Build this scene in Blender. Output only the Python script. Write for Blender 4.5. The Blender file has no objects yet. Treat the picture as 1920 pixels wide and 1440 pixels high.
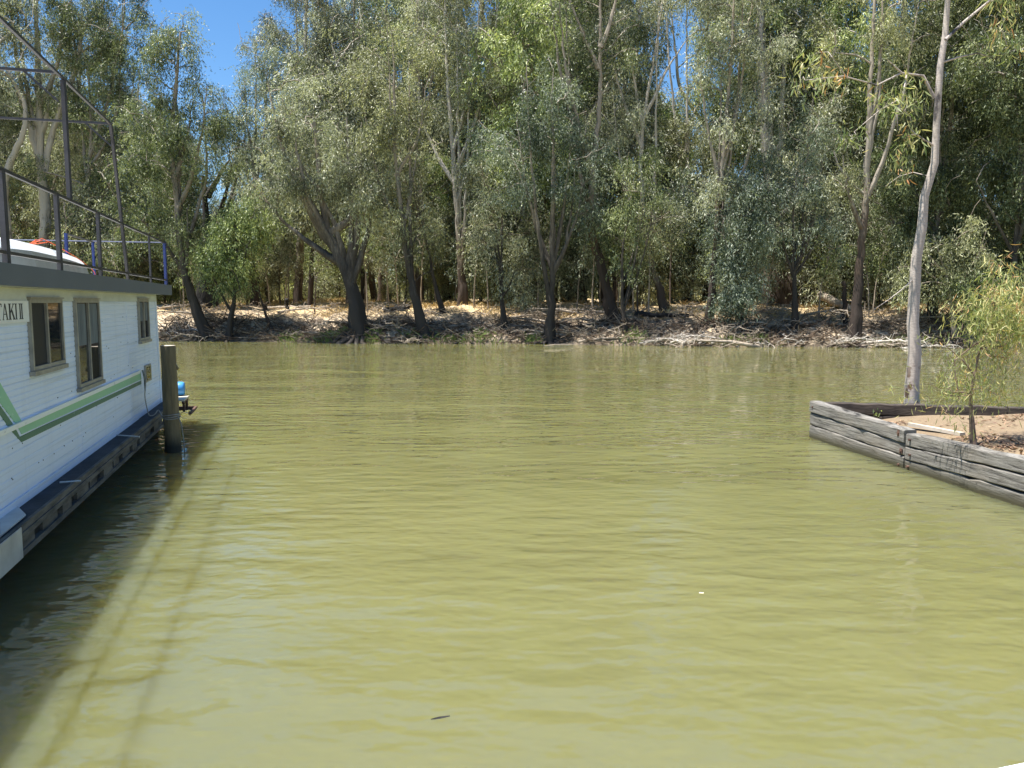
import bpy, math, random
import numpy as np
R = np.random.default_rng(7)
random.seed(7)
SC = bpy.context.scene
COL = SC.collection
# ------------------------------------------------------------------ camera
F = 1478.; TH = math.atan(153 / F); H = 2.56
CAM = np.array([0, 0, H])
def ray(px, py):
    x = (px - 960) / F; v = -(py - 720) / F
    c, s = math.cos(TH), math.sin(TH)
    return np.array([x, c + v * s, -s + v * c])
def at_z(px, py, z): r = ray(px, py); return CAM + r * (z - H) / r[2]
def at_y(px, py, Y): r = ray(px, py); return CAM + r * Y / r[1]
cd = bpy.data.cameras.new('camera'); cam = bpy.data.objects.new('camera', cd); COL.objects.link(cam)
cam.location = CAM; cam.rotation_euler = (math.pi / 2 - TH, 0, 0)
cd.sensor_width = 36; cd.lens = 36 * F / 1920; cd.clip_end = 6000; cd.clip_start = .02
SC.camera = cam
# ------------------------------------------------------------------ helpers
WL = {}
def arr(a): return np.asarray(a, float)
def mesh(name, V, Fc, mat, parent=None, smooth=False, tint=None, mats=None, midx=None):
    V = arr(V).reshape(-1, 3)
    off = WL.get(parent.name, np.zeros(3)) if parent else np.zeros(3)
    me = bpy.data.meshes.new(name)
    if isinstance(Fc, np.ndarray):
        k = Fc.shape[1]; n = len(Fc)
        me.vertices.add(len(V)); me.vertices.foreach_set('co', (V - off).astype(np.float32).ravel())
        me.loops.add(n * k); me.loops.foreach_set('vertex_index', Fc.astype(np.int32).ravel())
        me.polygons.add(n); me.polygons.foreach_set('loop_start', np.arange(0, n * k, k, dtype=np.int32))
        me.update(calc_edges=True)
    else:
        me.from_pydata([tuple(v) for v in (V - off)], [], Fc); me.update()
    if smooth: me.polygons.foreach_set('use_smooth', np.ones(len(me.polygons), bool))
    if tint is not None:
        a = me.attributes.new('tint', 'FLOAT', 'FACE'); a.data.foreach_set('value', arr(tint).astype(np.float32))
    for m in (mats or [mat]): me.materials.append(m)
    if midx is not None: me.polygons.foreach_set('material_index', np.asarray(midx, np.int32))
    o = bpy.data.objects.new(name, me); COL.objects.link(o)
    if parent: o.parent = parent; WL[o.name] = off
    else: WL[o.name] = np.zeros(3)
    return o
def tag(o, label=None, cat=None, group=None, kind=None):
    if label: o['label'] = label
    if cat: o['category'] = cat
    if group: o['group'] = group
    if kind: o['kind'] = kind
    return o
def empty(name, loc, label, cat, group=None):
    o = bpy.data.objects.new(name, None); COL.objects.link(o); o.location = tuple(loc); o.empty_display_size = .3
    WL[o.name] = arr(loc); return tag(o, label, cat, group)
class MB:
    def __init__(s): s.v = []; s.f = []; s.n = 0
    def add(s, V, Fc):
        V = arr(V).reshape(-1, 3); s.v.append(V)
        s.f += [tuple(int(i) + s.n for i in q) for q in Fc]; s.n += len(V); return s
    def hexa(s, P):   # 8 corners: bottom 4 ccw, top 4 ccw
        return s.add(P, [(3, 2, 1, 0), (4, 5, 6, 7), (0, 1, 5, 4), (1, 2, 6, 5), (2, 3, 7, 6), (3, 0, 4, 7)])
    def tube(s, P, r, sides=8, cap=True, sq=False):
        V, Q = tube(P, r, sides, sq); s.add(V, Q)
        if cap: s.f.append(tuple(range(s.n - sides, s.n))); s.f.append(tuple(range(s.n - len(V) + sides - 1, s.n - len(V) - 1, -1)))
        return s
    def build(s, name, mat, parent=None, smooth=False):
        return mesh(name, np.concatenate(s.v), s.f, mat, parent, smooth)
def tube(P, r, sides=8, sq=False, jit=0, flute=0):
    P = arr(P); n = len(P); r = np.broadcast_to(arr(r), (n,))
    T = np.gradient(P, axis=0); T /= np.linalg.norm(T, axis=1)[:, None] + 1e-9
    ref = np.array([0, 0, 1.]) if abs(T[:, 2]).mean() < .8 else np.array([0, 1., 0])
    A = np.cross(T, ref); A /= np.linalg.norm(A, axis=1)[:, None] + 1e-9
    B = np.cross(T, A)
    a = np.arange(sides) / sides * 2 * math.pi + (math.pi / 4 if sq else 0)
    V = P[:, None] + r[:, None, None] * (A[:, None] * np.cos(a)[None, :, None] + B[:, None] * np.sin(a)[None, :, None])
    if flute:
        ph = R.uniform(0, 6.28, 3); ln = np.arange(n)[:, None]; fl = flute * (np.sin(3 * a + ph[0] + ln * .35) * .6 + np.sin(5 * a + ph[1] - ln * .25) * .5) * np.linspace(1.6, .5, n)[:, None]
        V = V + (V - P[:, None]) * fl[..., None]
    if jit: V = V + (V - P[:, None]) * R.normal(0, jit, (n, sides, 1))
    i = np.arange(n - 1)[:, None] * sides; j = np.arange(sides)[None]; k = (j + 1) % sides
    Q = np.stack([i + j, i + k, i + sides + k, i + sides + j], -1).reshape(-1, 4)
    return V.reshape(-1, 3), Q
# ------------------------------------------------------------------ materials
class NT:
    def __init__(s, name):
        s.m = bpy.data.materials.new(name); s.m.use_nodes = True; s.t = s.m.node_tree
        s.b = s.t.nodes['Principled BSDF']; s.out = s.t.nodes['Material Output']
    def n(s, typ, **kw):
        nd = s.t.nodes.new(typ)
        for k, v in kw.items():
            if k[0] == '_': setattr(nd, k[1:], v)
            else: s.set(nd.inputs[k.replace('__', ' ')], v)
        return nd
    def set(s, sock, v):
        if isinstance(v, bpy.types.NodeSocket): s.t.links.new(v, sock)
        elif isinstance(v, (tuple, list)) and len(v) == 3 and sock.type == 'RGBA': sock.default_value = (*v, 1)
        else: sock.default_value = v
    def coord(s, scale=(1, 1, 1), kind='Object', loc=(0, 0, 0), rot=(0, 0, 0)):
        if kind == 'World': c = s.t.nodes.new('ShaderNodeNewGeometry').outputs['Position']
        else: c = s.t.nodes.new('ShaderNodeTexCoord').outputs[kind]
        mp = s.n('ShaderNodeMapping', Vector=c, Scale=scale, Location=loc, Rotation=rot); return mp.outputs[0]
    def noise(s, vec, scale=1., detail=4., rough=.55, dist=0.):
        return s.n('ShaderNodeTexNoise', Vector=vec, Scale=scale, Detail=detail, Roughness=rough, Distortion=dist).outputs['Fac']
    def ramp(s, fac, stops):
        r = s.n('ShaderNodeValToRGB', Fac=fac); e = r.color_ramp.elements
        while len(e) < len(stops): e.new(.5)
        for el, (p, c) in zip(e, stops):
            el.position = p; el.color = (*c, 1) if isinstance(c, tuple) else (c, c, c, 1)
        return r.outputs[0]
    def mix(s, f, a, b, mode='MIX'):
        m = s.n('ShaderNodeMix', _data_type='RGBA', _blend_type=mode)
        s.set(m.inputs[0], f); s.set(m.inputs[6], a); s.set(m.inputs[7], b); return m.outputs[2]
    def math(s, op, a, b=0., c=0.):
        m = s.n('ShaderNodeMath', _operation=op); s.set(m.inputs[0], a); s.set(m.inputs[1], b); s.set(m.inputs[2], c); return m.outputs[0]
    def bump(s, h, strength=.5, dist=.02):
        s.set(s.b.inputs['Normal'], s.n('ShaderNodeBump', Height=h, Strength=strength, Distance=dist).outputs[0])
    def p(s, **kw):
        for k, v in kw.items(): s.set(s.b.inputs[k.replace('__', ' ')], v)
        return s.m
def plain(name, c, rough=.6, metal=0, var=.15, sc=3., stretch=(1, 1, 1), bump=0, kind='Object'):
    t = NT(name); co = t.coord(stretch, kind); f = t.noise(co, sc, 6, .6)
    d = tuple(x * (1 - var * 2) for x in c); l = tuple(min(1, x * (1 + var)) for x in c)
    col = t.ramp(f, [(.3, d), (.7, l)])
    if bump: t.bump(t.noise(co, sc * 4, 6, .65), .6, bump)
    return t.p(Base__Color=col, Roughness=rough, Metallic=metal)
def leafmat(name, dark, mid, light, trans=.3, rough=.45, hl=None):
    if name.startswith('leaf_') and 'orange' not in name and 'shrub' not in name: dark, mid, light = [tuple(c * g for c in q) for q, g in ((dark, 1.), (mid, 1.15 if 'dark' in name or 'blue' in name else 1.4), (light, 1.2 if 'dark' in name or 'blue' in name else 1.45))]
    t = NT(name); a = t.n('ShaderNodeAttribute', _attribute_name='tint').outputs['Fac']
    rnd = t.n('ShaderNodeObjectInfo').outputs['Random']
    a2 = t.math('ADD', a, t.math('MULTIPLY_ADD', rnd, .16, -.08))
    col = t.ramp(a2, [(.1, dark), (.5, mid), (.85, light)] + ([(.97, hl)] if hl else []))
    t.p(Base__Color=col, Roughness=rough); t.b.inputs['Specular IOR Level'].default_value = .4
    tr = t.n('ShaderNodeBsdfTranslucent', Color=t.mix(1., col, (1.25, 1.3, .75), 'MULTIPLY'))
    mx = t.n('ShaderNodeMixShader', Fac=trans); t.t.links.new(t.b.outputs[0], mx.inputs[1]); t.t.links.new(tr.outputs[0], mx.inputs[2])
    t.t.links.new(mx.outputs[0], t.out.inputs[0]); return t.m
L_GREY = leafmat('leaf_grey_green', (.065, .075, .05), (.19, .205, .14), (.38, .39, .28))
L_BLUE = leafmat('leaf_blue_green', (.045, .065, .045), (.125, .16, .115), (.30, .335, .25))
L_YEL = leafmat('leaf_bright_green', (.065, .10, .035), (.19, .235, .10), (.40, .44, .20))
L_DARK = leafmat('leaf_dark_green', (.035, .05, .022), (.115, .145, .065), (.28, .31, .16))
L_OLIVE = leafmat('leaf_olive', (.08, .085, .045), (.21, .22, .125), (.40, .40, .24))
L_NEAR = leafmat('leaf_yellow_orange', (.12, .18, .06), (.30, .34, .14), (.55, .48, .24), .35, .5, (.50, .24, .10))
L_SHRUB = leafmat('leaf_shrub_tan', (.12, .17, .055), (.32, .35, .13), (.60, .52, .24), .35, .5, (.56, .33, .15))
def bark(name, dark, mid, pale, lo, hi, warm=None):
    t = NT(name); co = t.coord((1, 1, .18)); big = t.noise(t.coord((.8, .8, .35)), 1.6, 4, .6)
    streak = t.noise(co, 9, 5, .65)
    z = t.n('ShaderNodeSeparateXYZ', Vector=t.coord()).outputs[2]
    hz = t.n('ShaderNodeMapRange', Value=z, **{'From__Min': lo, 'From__Max': hi}).outputs[0]
    k = t.math('ADD', hz, t.math('MULTIPLY_ADD', big, 1.1, -.55))
    k = t.math('MULTIPLY_ADD', streak, 1., t.math('SUBTRACT', k, .5))
    col = t.ramp(k, [(.15, dark), (.45, mid), (.62, warm or mid), (.85, pale)])
    t.bump(streak, .8, .04)
    return t.p(Base__Color=col, Roughness=.85)
B_DARK = bark('bark_dark_fibrous', (.035, .028, .022), (.085, .07, .055), (.27, .235, .19), 2, 11, (.15, .125, .10))
B_PALE = bark('bark_pale_smooth', (.07, .05, .038), (.19, .16, .125), (.46, .42, .36), 1, 8)
B_RED = bark('bark_red_brown', (.04, .027, .02), (.12, .078, .052), (.30, .26, .21), 3, 10, (.15, .115, .085))
B_BLACK = bark('bark_charred', (.012, .011, .01), (.03, .026, .022), (.10, .08, .06), 4, 12)
B_DEAD = plain('deadwood_grey', (.35, .29, .225), .9, 0, .25, 2.5, (1, 1, 1))
B_TWIG = plain('twig_brown', (.15, .105, .07), .9, 0, .3, 2.5)
# ------------------------------------------------------------------ ground + water
def shore(x): return 48.7 - .168 * x + .5 * np.sin(x * .31 + 1) + .28 * np.sin(x * .83) + .12 * np.sin(x * 2.1 + 2)
def vn(x, y, s, seed=0):   # smooth value noise
    x = x / s + seed * 17.3; y = y / s + seed * 9.1
    xi = np.floor(x); yi = np.floor(y); fx = x - xi; fy = y - yi
    fx = fx * fx * (3 - 2 * fx); fy = fy * fy * (3 - 2 * fy)
    h = lambda a, b: np.abs(np.sin(a * 127.1 + b * 311.7 + seed * 3.3) * 43758.5453) % 1
    return (h(xi, yi) * (1 - fx) + h(xi + 1, yi) * fx) * (1 - fy) + (h(xi, yi + 1) * (1 - fx) + h(xi + 1, yi + 1) * fx) * fy
def ground(x, y):
    x = np.asarray(x, float); y = np.asarray(y, float)
    d = y - shore(x)
    z = np.interp(d, [-9, -2, 0, .35, 1.2, 2.4, 4.2, 7, 14, 40], [-1.8, -.5, 0, .32, .62, 1.15, 1.75, 2.1, 2.3, 2.6])
    z = z + np.clip(d, 0, 1) * ((vn(x, y, 1.6, 1) - .5) * .5 + (vn(x, y, .6, 2) - .5) * .24 + (vn(x, y, 5, 3) - .5) * .5)
    near = np.interp(-y, [5, 9, 14, 30], [-1.8, 0.2, 1.6, 2.0])
    return np.where(y < 15, np.maximum(near, -1.8), z)
def gz(x, y): return float(ground(x, y))
gx = np.concatenate([[-2500, -900, -400, -200, -130], np.arange(-90, -48, 2.), np.arange(-48, 48, .45), np.arange(48, 90, 2.), [130, 200, 400, 900, 2500]])
gy = np.concatenate([[-2500, -700, -200, -80], np.arange(-40, 40, 3.), np.arange(40, 66, .33), np.arange(66, 130, 3.), [160, 220, 400, 900, 3000]])
GX, GY = np.meshgrid(gx, gy); GZ = ground(GX, GY)
nx, ny = len(gx), len(gy); ii = (np.arange(ny - 1)[:, None] * nx + np.arange(nx - 1)[None]).ravel()
t = NT('bank_soil')
co = t.coord((1, 1, 1), 'World'); big = t.noise(co, .35, 5, .6); fine = t.noise(co, 2.4, 8, .7); vf = t.noise(co, 9, 6, .7)
soil = t.ramp(fine, [(.3, (.28, .20, .125)), (.47, (.52, .41, .28)), (.62, (.62, .50, .36))])
litter = t.ramp(vf, [(.35, (.06, .042, .028)), (.6, (.30, .22, .15))])
c1 = t.mix(t.ramp(t.noise(co, .9, 6, .7), [(.52, 0.), (.6, 1.)]), soil, litter)
z = t.n('ShaderNodeSeparateXYZ', Vector=t.coord((1, 1, 1), 'World')).outputs[2]
up = t.n('ShaderNodeMapRange', Value=z, **{'From__Min': 1.35, 'From__Max': 1.9}).outputs[0]
straw = t.ramp(vf, [(.3, (.40, .27, .13)), (.65, (.68, .52, .30))])
c2 = t.mix(t.math('MULTIPLY', up, t.ramp(big, [(.38, 0.), (.52, 1.)])), c1, straw)
wet = t.n('ShaderNodeMapRange', Value=z, **{'From__Min': .5, 'From__Max': .15}).outputs[0]
c3 = t.mix(t.math('MULTIPLY', wet, t.ramp(fine, [(.35, 1.), (.65, .55)])), c2, (.055, .042, .026))
t.bump(t.math('ADD', fine, vf), .9, .12)
M_SOIL = t.p(Base__Color=c3, Roughness=.95)
g = mesh('ground', np.stack([GX, GY, GZ], -1).reshape(-1, 3), np.stack([ii, ii + 1, ii + nx + 1, ii + nx], -1), M_SOIL, smooth=True)
tag(g, kind='structure')

def water_mat():
    t = NT('river_water')
    P = t.n('ShaderNodeNewGeometry').outputs['Position']
    EPS = .012
    layers = [((1.5, 2.7, 1), 1., .019, .12, 1), ((3.8, 6.4, 1), 1., .0085, -.2, 1), ((8., 13., 1), 1., .0024, .2, 0), ((.3, .5, 1), 1., .065, -.5, 0), ((1.4, 4.3, 1), 1., .0105, -.45, 0), ((1.2, 3.7, 1), 1., .008, .38, 0)]
    # calmer and rougher streaks of wind on the surface
    wind = t.ramp(t.noise(t.coord((.05, .14, 1), 'World', (3, 2, 0)), 1., 3, .5), [(.3, .55), (.7, 1.25)])
    def height(off):
        v = t.n('ShaderNodeVectorMath', _operation='ADD'); t.set(v.inputs[0], P); v.inputs[1].default_value = off
        tot = None
        for sc, s, amp, rot, det in layers:
            mp = t.n('ShaderNodeMapping', Vector=v.outputs[0], Scale=sc, Rotation=(0, 0, rot))
            n_ = t.noise(mp.outputs[0], s, det, .5, .25)
            a = t.math('MULTIPLY', n_, amp * 1.)
            tot = a if tot is None else t.math('ADD', tot, a)
        return tot
    h0, hx, hy = height((0, 0, 0)), height((EPS, 0, 0)), height((0, EPS, 0))
    dx = t.math('MULTIPLY', t.math('MULTIPLY', t.math('SUBTRACT', h0, hx), 1.45 / EPS), wind)
    dy = t.math('MULTIPLY', t.math('MULTIPLY', t.math('SUBTRACT', h0, hy), 1.45 / EPS), wind)
    cv = t.n('ShaderNodeCombineXYZ', X=dx, Y=dy, Z=1.)
    nm = t.n('ShaderNodeVectorMath', _operation='NORMALIZE'); t.set(nm.inputs[0], cv.outputs[0])
    t.set(t.b.inputs['Normal'], nm.outputs[0])
    cl = t.noise(t.coord((.12, .2, 1), 'World'), 1., 4, .5)
    col = t.ramp(cl, [(.3, WCOL[0]), (.7, WCOL[1])])
    t.p(Base__Color=col, Roughness=.02, IOR=1.47, Subsurface__Weight=1., Subsurface__Scale=21.)
    t.b.inputs['Subsurface Radius'].default_value = (.22, .17, .07); t.b.inputs['Specular IOR Level'].default_value = .9
    return t.m
WCOL = ((.137, .137, .056), (.164, .160, .068))
M_WATER = water_mat()
w = mesh('river_water', [(-2500, -2500, 0), (2500, -2500, 0), (2500, 90, 0), (-2500, 90, 0)], [(0, 1, 2, 3)], M_WATER); tag(w, kind='structure')

# ------------------------------------------------------------------ trees
def unit(v): return v / (np.linalg.norm(v) + 1e-9)
def grow(stems, targets, rng, rtip=.018, pw=.46, wig=.10, up=.18, seg=.7, pen=1.6, rmax=None):
    """stems: list of (pts, radii). returns tubes list [(P,r,kind)]"""
    maxn = 4000; N = np.zeros((maxn, 3)); par = np.full(maxn, -1); rad = np.zeros(maxn); n = 0; chains = []
    for si, (P, r) in enumerate(stems):
        P = arr(P); r = arr(r); L = np.concatenate([[0], np.cumsum(np.linalg.norm(np.diff(P, axis=0), axis=1))])
        k = max(4, int(L[-1] / .55)); tt = np.linspace(0, L[-1], k)
        Q = np.stack([np.interp(tt, L, P[:, i]) for i in range(3)], 1)
        if k > 5:
            for _ in range(2): Q[1:-1] = .25 * Q[:-2] + .5 * Q[1:-1] + .25 * Q[2:]
        Q[1:] += rng.normal(0, .03 * min(1, r[0] / .12), (k - 1, 3))
        rr = np.interp(tt, L, r); ids = []
        for i in range(k):
            N[n] = Q[i]; rad[n] = rr[i]
            if i: par[n] = n - 1
            elif si: par[n] = int(np.argmin(np.linalg.norm(N[:ids0] - Q[0], axis=1)))
            ids.append(n); n += 1
        if si == 0: ids0 = n
        else: ids0 = n
        chains.append((ids, 0))
    nst = n
    T = arr(targets)
    if len(T):
        d0 = np.min(np.linalg.norm(T[:, None] - N[None, :n], axis=2), axis=1)
        for ti in np.argsort(d0):
            G = T[ti]; D = G - N[:n]; hd = np.hypot(D[:, 0], D[:, 1]); d = np.linalg.norm(D, axis=1)
            cost = d + pen * np.maximum(0, .35 * hd - D[:, 2]) + .25 * np.maximum(0, 3 - (N[:n, 2] - N[0, 2])) * (np.arange(n) < nst)
            p = int(np.argmin(cost)); dd = d[p]; k = max(2, int(dd / seg) + 1)
            if n + k >= maxn: break
            A = N[p]; C_ = A + (G - A) * .5 + np.array([0, 0, up * dd]) + rng.normal(0, wig * dd, 3)
            tt = np.linspace(0, 1, k + 1)[1:, None]
            Q = (1 - tt) ** 2 * A + 2 * tt * (1 - tt) * C_ + tt ** 2 * G; Q[:-1] += rng.normal(0, .035 * seg, (k - 1, 3)) if k > 1 else 0
            ids = [p]; last = p
            for q in Q:
                N[n] = q; par[n] = last; last = n; ids.append(n); n += 1
            chains.append((ids, 1))
        wgt = np.zeros(n)
        for ids, kd in chains:
            if kd: wgt[ids[-1]] += 1
        for i in range(n - 1, 0, -1):
            if par[i] >= 0: wgt[par[i]] += wgt[i]
        br = rtip * np.maximum(wgt, .6) ** pw
        if rmax: br = np.minimum(br, rmax)
        rad = np.where(np.arange(n) < nst, rad[:n], br)
    out = []
    for ids, kd in chains:
        rr = rad[ids].copy()
        if kd: rr[0] = min(rr[0], rr[1] * 1.15)
        out.append((N[ids], rr, kd))
    return out
def tubes_mesh(tubes, big=14, small=5, jit=.05, flute=.16):
    VV, QQ, n = [], [], 0
    for P, r, kd in tubes:
        V, Q = tube(P, r, small if kd else big, jit=0 if kd else jit, flute=0 if kd else flute)
        VV.append(V); QQ.append(Q + n); n += len(V)
    return np.concatenate(VV), np.concatenate(QQ)
def leaves(C, rad, rng, strands=26, per=13, L=.21, W=.046, slen=1.3, droop=1.2, tvar=.22):
    """hanging strands of leaves around clump centres -> diamond quads"""
    C = arr(C); n = len(C); rad = np.broadcast_to(arr(rad), (n,)); ct = np.clip(rng.normal(.46, .24, n), .1, .85)
    S = C[:, None] + rng.normal(0, 1, (n, strands, 3)) * rad[:, None, None] * np.array([.36, .36, .30])
    dirv = rng.normal(0, .55, (n, strands, 3)) + (S - C[:, None]) / rad[:, None, None] * .5; dirv[..., 2] -= droop
    dirv /= np.linalg.norm(dirv, axis=2)[..., None]
    tt = rng.uniform(0, 1, (n, strands, per, 1)) * slen * rad[:, None, None, None] / .7
    P = S[:, :, None] + dirv[:, :, None] * tt + rng.normal(0, .07, (n, strands, per, 3))
    D = dirv[:, :, None] * .7 + rng.normal(0, .55, P.shape); D[..., 2] -= .35
    P = P.reshape(-1, 3); D = D.reshape(-1, 3); D /= np.linalg.norm(D, axis=1)[:, None]
    m = len(P); Wv = np.cross(D, rng.normal(0, 1, (m, 3))); Wv /= np.linalg.norm(Wv, axis=1)[:, None] + 1e-9
    l = L * rng.uniform(.6, 1.3, (m, 1)); w = W * rng.uniform(.6, 1.3, (m, 1))
    V = np.stack([P, P + D * l * .45 + Wv * w * .5, P + D * l, P + D * l * .45 - Wv * w * .5], 1).reshape(-1, 3)
    tint = np.repeat(ct, strands * per) + rng.normal(0, tvar, m)
    return V, np.arange(m * 4).reshape(-1, 4), np.clip(tint, 0, 1)
def build_tree(name, label, cat, base, stems, targets, crad, rng, lm, bm, group=None, lk={}, gk={}, roots=0):
    root = empty(name, base, label, cat, group)
    tall_t = arr(targets)
    if len(tall_t) > 8:
        k_ = int(len(tall_t) * .6); c_ = tall_t.mean(0); ex = tall_t[rng.integers(0, len(tall_t), k_)]; ex = ex + (ex - c_) * rng.uniform(.0, .18, (k_, 1)) + rng.normal(0, .45, (k_, 3)); tall_t = np.concatenate([tall_t, ex])
    tb = grow(stems, tall_t, rng, **gk)
    if roots:
        r0 = stems[0][1][0]
        for k in range(roots):
            a = rng.uniform(0, 6.28); ln = rng.uniform(.6, 1.7) * (1 + r0 * 2); q = [arr(base) + np.array([0, 0, .35])]
            for i in range(1, 6):
                f_ = i / 5; x = base[0] + math.cos(a) * ln * f_ + rng.normal(0, .07); y = base[1] - abs(math.sin(a)) * ln * f_ * .8 + rng.normal(0, .07)
                q.append(np.array([x, y, gz(x, y) + .1 * (1 - f_) + rng.uniform(-.04, .12)]))
            tb.append((arr(q), np.linspace(r0 * .32, .012, 6), 1))
    V, Q = tubes_mesh(tb); mesh('trunk', V, Q, bm, root, True)
    if len(targets):
        V, Q, t_ = leaves(targets, crad, rng, **lk); mesh('crown', V, Q, lm, root, False, t_)
    return root
def blob_targets(blobs, Y, rng, dens=2.0, back=.8):
    T = []; rd = []
    for (px, py, rx, ry) in blobs:
        c = at_y(px, py, Y); a = rx / F * Y; b = ry / F * Y; k = max(4, int(a * b * math.pi * dens))
        q = rng.normal(0, 1, (k, 3)); q /= np.linalg.norm(q, axis=1)[:, None]; q *= rng.uniform(.25, 1, (k, 1)) ** .5
        T.append(c + q * np.array([a, min(a, 2.6) * back, b])); rd.append(np.full(k, 1.) * rng.uniform(.5, .85, k))
    return np.concatenate(T), np.concatenate(rd)
def front(name, label, cat, base_px, depth_in, stems_px, w, blobs, lm, bm, seed, group=None, dens=1., lk={}, gk={}, roots=0, lean=0.):
    """stems_px[0] starts at the base; depth_in metres behind the shoreline"""
    rng = np.random.default_rng(seed)
    x = (base_px - 960) / F * 50; Y = 50.
    for _ in range(4): Y = float(shore(x)) + depth_in; x = (base_px - 960) / F * Y
    zb = gz(x, Y); base = np.array([x, Y, zb - .1]); stems = []
    for si, st in enumerate(stems_px):
        pts = [at_y(p[0], p[1], Y + (p[2] if len(p) > 2 else 0)) for p in st]
        if si == 0: pts[0] = base + 0
        w0 = w * .72 if si == 0 else w * .33; k = len(pts); L = np.linspace(0, 1, k)
        r = w0 / 2 / F * Y * (1 - .8 * L ** .8) * (np.where(L == 0, 1.35, 1) if si == 0 else 1)
        stems.append((pts, r))
    T, rd = blob_targets(blobs, Y, rng, dens) if blobs else (np.zeros((0, 3)), [])
    if blobs and w > 9:
        P0 = arr(stems[0][0])
        for _ in range(5 if w > 14 else 3):
            f_ = rng.uniform(.2, .62) * (len(P0) - 1); i0 = int(f_); a0 = P0[i0] + (P0[min(i0 + 1, len(P0) - 1)] - P0[i0]) * (f_ - i0)
            bb = blobs[rng.integers(len(blobs))]; e0 = at_y(bb[0] + rng.normal(0, bb[2] * .35), bb[1] - bb[3] * rng.uniform(.2, .8), Y + rng.uniform(-1, 1))
            if e0[2] < a0[2] + 1.5: continue
            hz = (e0 - a0) * np.array([1, 1, 0]); kk = [a0, a0 + hz * .45 + np.array([0, 0, (e0[2] - a0[2]) * .28]), a0 + hz * .8 + np.array([0, 0, (e0[2] - a0[2]) * .6]), e0]
            stems.append((kk, np.array([.17, .13, .08, .03]) * w / F * Y))
    return build_tree(name, label, cat, base, stems, T, rd, rng, lm, bm, group, lk, gk, roots)
FG = 'gum trees along the far bank'
# name,label,cat,base px,depth,stems,width,blobs,leaf,bark,seed
front('gum_tree', 'tall narrow gum with dark leaning trunk just beyond the houseboat', 'tree', 388, .3, [[(388, 640), (365, 575), (345, 500), (332, 400), (322, 280), (330, 150), (338, 60)], [(350, 520), (300, 440), (225, 385)], [(345, 480), (390, 330), (380, 180)]], 26,
      [(340, 70, 42, 60), (325, 120, 62, 80), (385, 190, 36, 60), (300, 230, 75, 90), (275, 330, 70, 80), (370, 255, 60, 90), (330, 420, 60, 60), (255, 440, 50, 40)], L_DARK, B_DARK, 1, roots=7)
front('slim_gum_tree', 'slim upright gum at the water with bright bushy crown over pale bank', 'tree', 431, .25, [[(431, 640), (438, 560), (447, 490), (440, 420)]], 15,
      [(445, 440, 62, 55), (425, 500, 45, 40), (480, 390, 50, 35), (400, 470, 30, 40)], L_YEL, B_DARK, 2, roots=4, dens=2.8)
front('burnt_tree', 'charred hollow trunk with broken black top behind the leaning gum', 'tree', 392, 5.5, [[(392, 570), (388, 480), (385, 400), (380, 330)], [(388, 370), (410, 330), (430, 300)]], 40, [(345, 430, 40, 50), (430, 330, 40, 40)], L_DARK, B_BLACK, 3)
front('sapling', 'thin curved sapling on the bare bank beside the slim bushy gum', 'tree', 512, 1.6, [[(505, 620), (492, 575), (485, 530), (470, 470)]], 8, [(455, 420, 40, 30)], L_YEL, B_RED, 4)
front('gum_tree', 'broad many stemmed gum leaning left over the pale bank', 'tree', 675, .9, [[(678, 625), (665, 560), (648, 510), (615, 440), (600, 350), (590, 230)], [(652, 515), (660, 440), (655, 330), (650, 220)], [(645, 500), (585, 460), (540, 425), (490, 365)], [(660, 530), (690, 440), (700, 360)], [(650, 515), (630, 420), (560, 300)]], 44,
      [(585, 200, 100, 75), (640, 290, 110, 80), (540, 300, 80, 75), (590, 370, 90, 50), (690, 370, 60, 70), (500, 350, 45, 35)], L_GREY, B_DARK, 5, roots=14)
front('gum_tree', 'leaning dark gum right of the broad many stemmed one', 'tree', 797, .8, [[(798, 620), (775, 545), (762, 480), (752, 400), (742, 300), (740, 180), (735, 60)], [(745, 330), (790, 250), (800, 150)]], 22,
      [(745, 120, 90, 110), (760, 250, 80, 70), (725, 350, 60, 60), (790, 430, 45, 45), (700, 215, 50, 60)], L_OLIVE, B_DARK, 6, roots=6)
front('gum_tree', 'thin gum leaning left between the leaning dark gum and the pale column trunk', 'tree', 832, 4.5, [[(832, 580), (815, 530), (800, 450), (785, 390), (770, 300)]], 12, [(775, 300, 50, 60), (800, 390, 35, 40)], L_GREY, B_DARK, 7)
front('gum_tree', 'tall gum with thick pale column trunk standing back from the bank', 'tree', 868, 8, [[(869, 575), (866, 520), (860, 440), (850, 300), (838, 120), (832, -60)], [(850, 280), (890, 150), (900, 0)]], 24,
      [(850, 20, 110, 90), (900, 130, 70, 80), (830, 190, 80, 60), (860, -120, 120, 80)], L_GREY, B_PALE, 8)
front('gum_tree', 'short bushy gum growing from the bank before the dark thicket', 'tree', 944, 1.5, [[(944, 600), (941, 560), (938, 500), (930, 420)]], 15, [(915, 400, 60, 55), (945, 470, 48, 50), (960, 530, 36, 30), (900, 330, 55, 50)], L_GREY, B_DARK, 9, roots=3)
front('gum_tree', 'forked gum with pale open limbs rooted at the waterline, centre of the bank', 'tree', 1030, .15, [[(1030, 645), (1032, 590), (1035, 530), (1036, 480), (1040, 350), (1035, 200)], [(1036, 500), (1010, 440), (985, 350), (950, 270)], [(1036, 515), (1060, 470), (1072, 400), (1080, 300)]], 25,
      [(1035, 190, 75, 90), (960, 250, 70, 70), (1075, 290, 60, 70), (1000, 340, 80, 45), (1090, 370, 50, 40)], L_BLUE, B_DARK, 10, roots=16)
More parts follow.
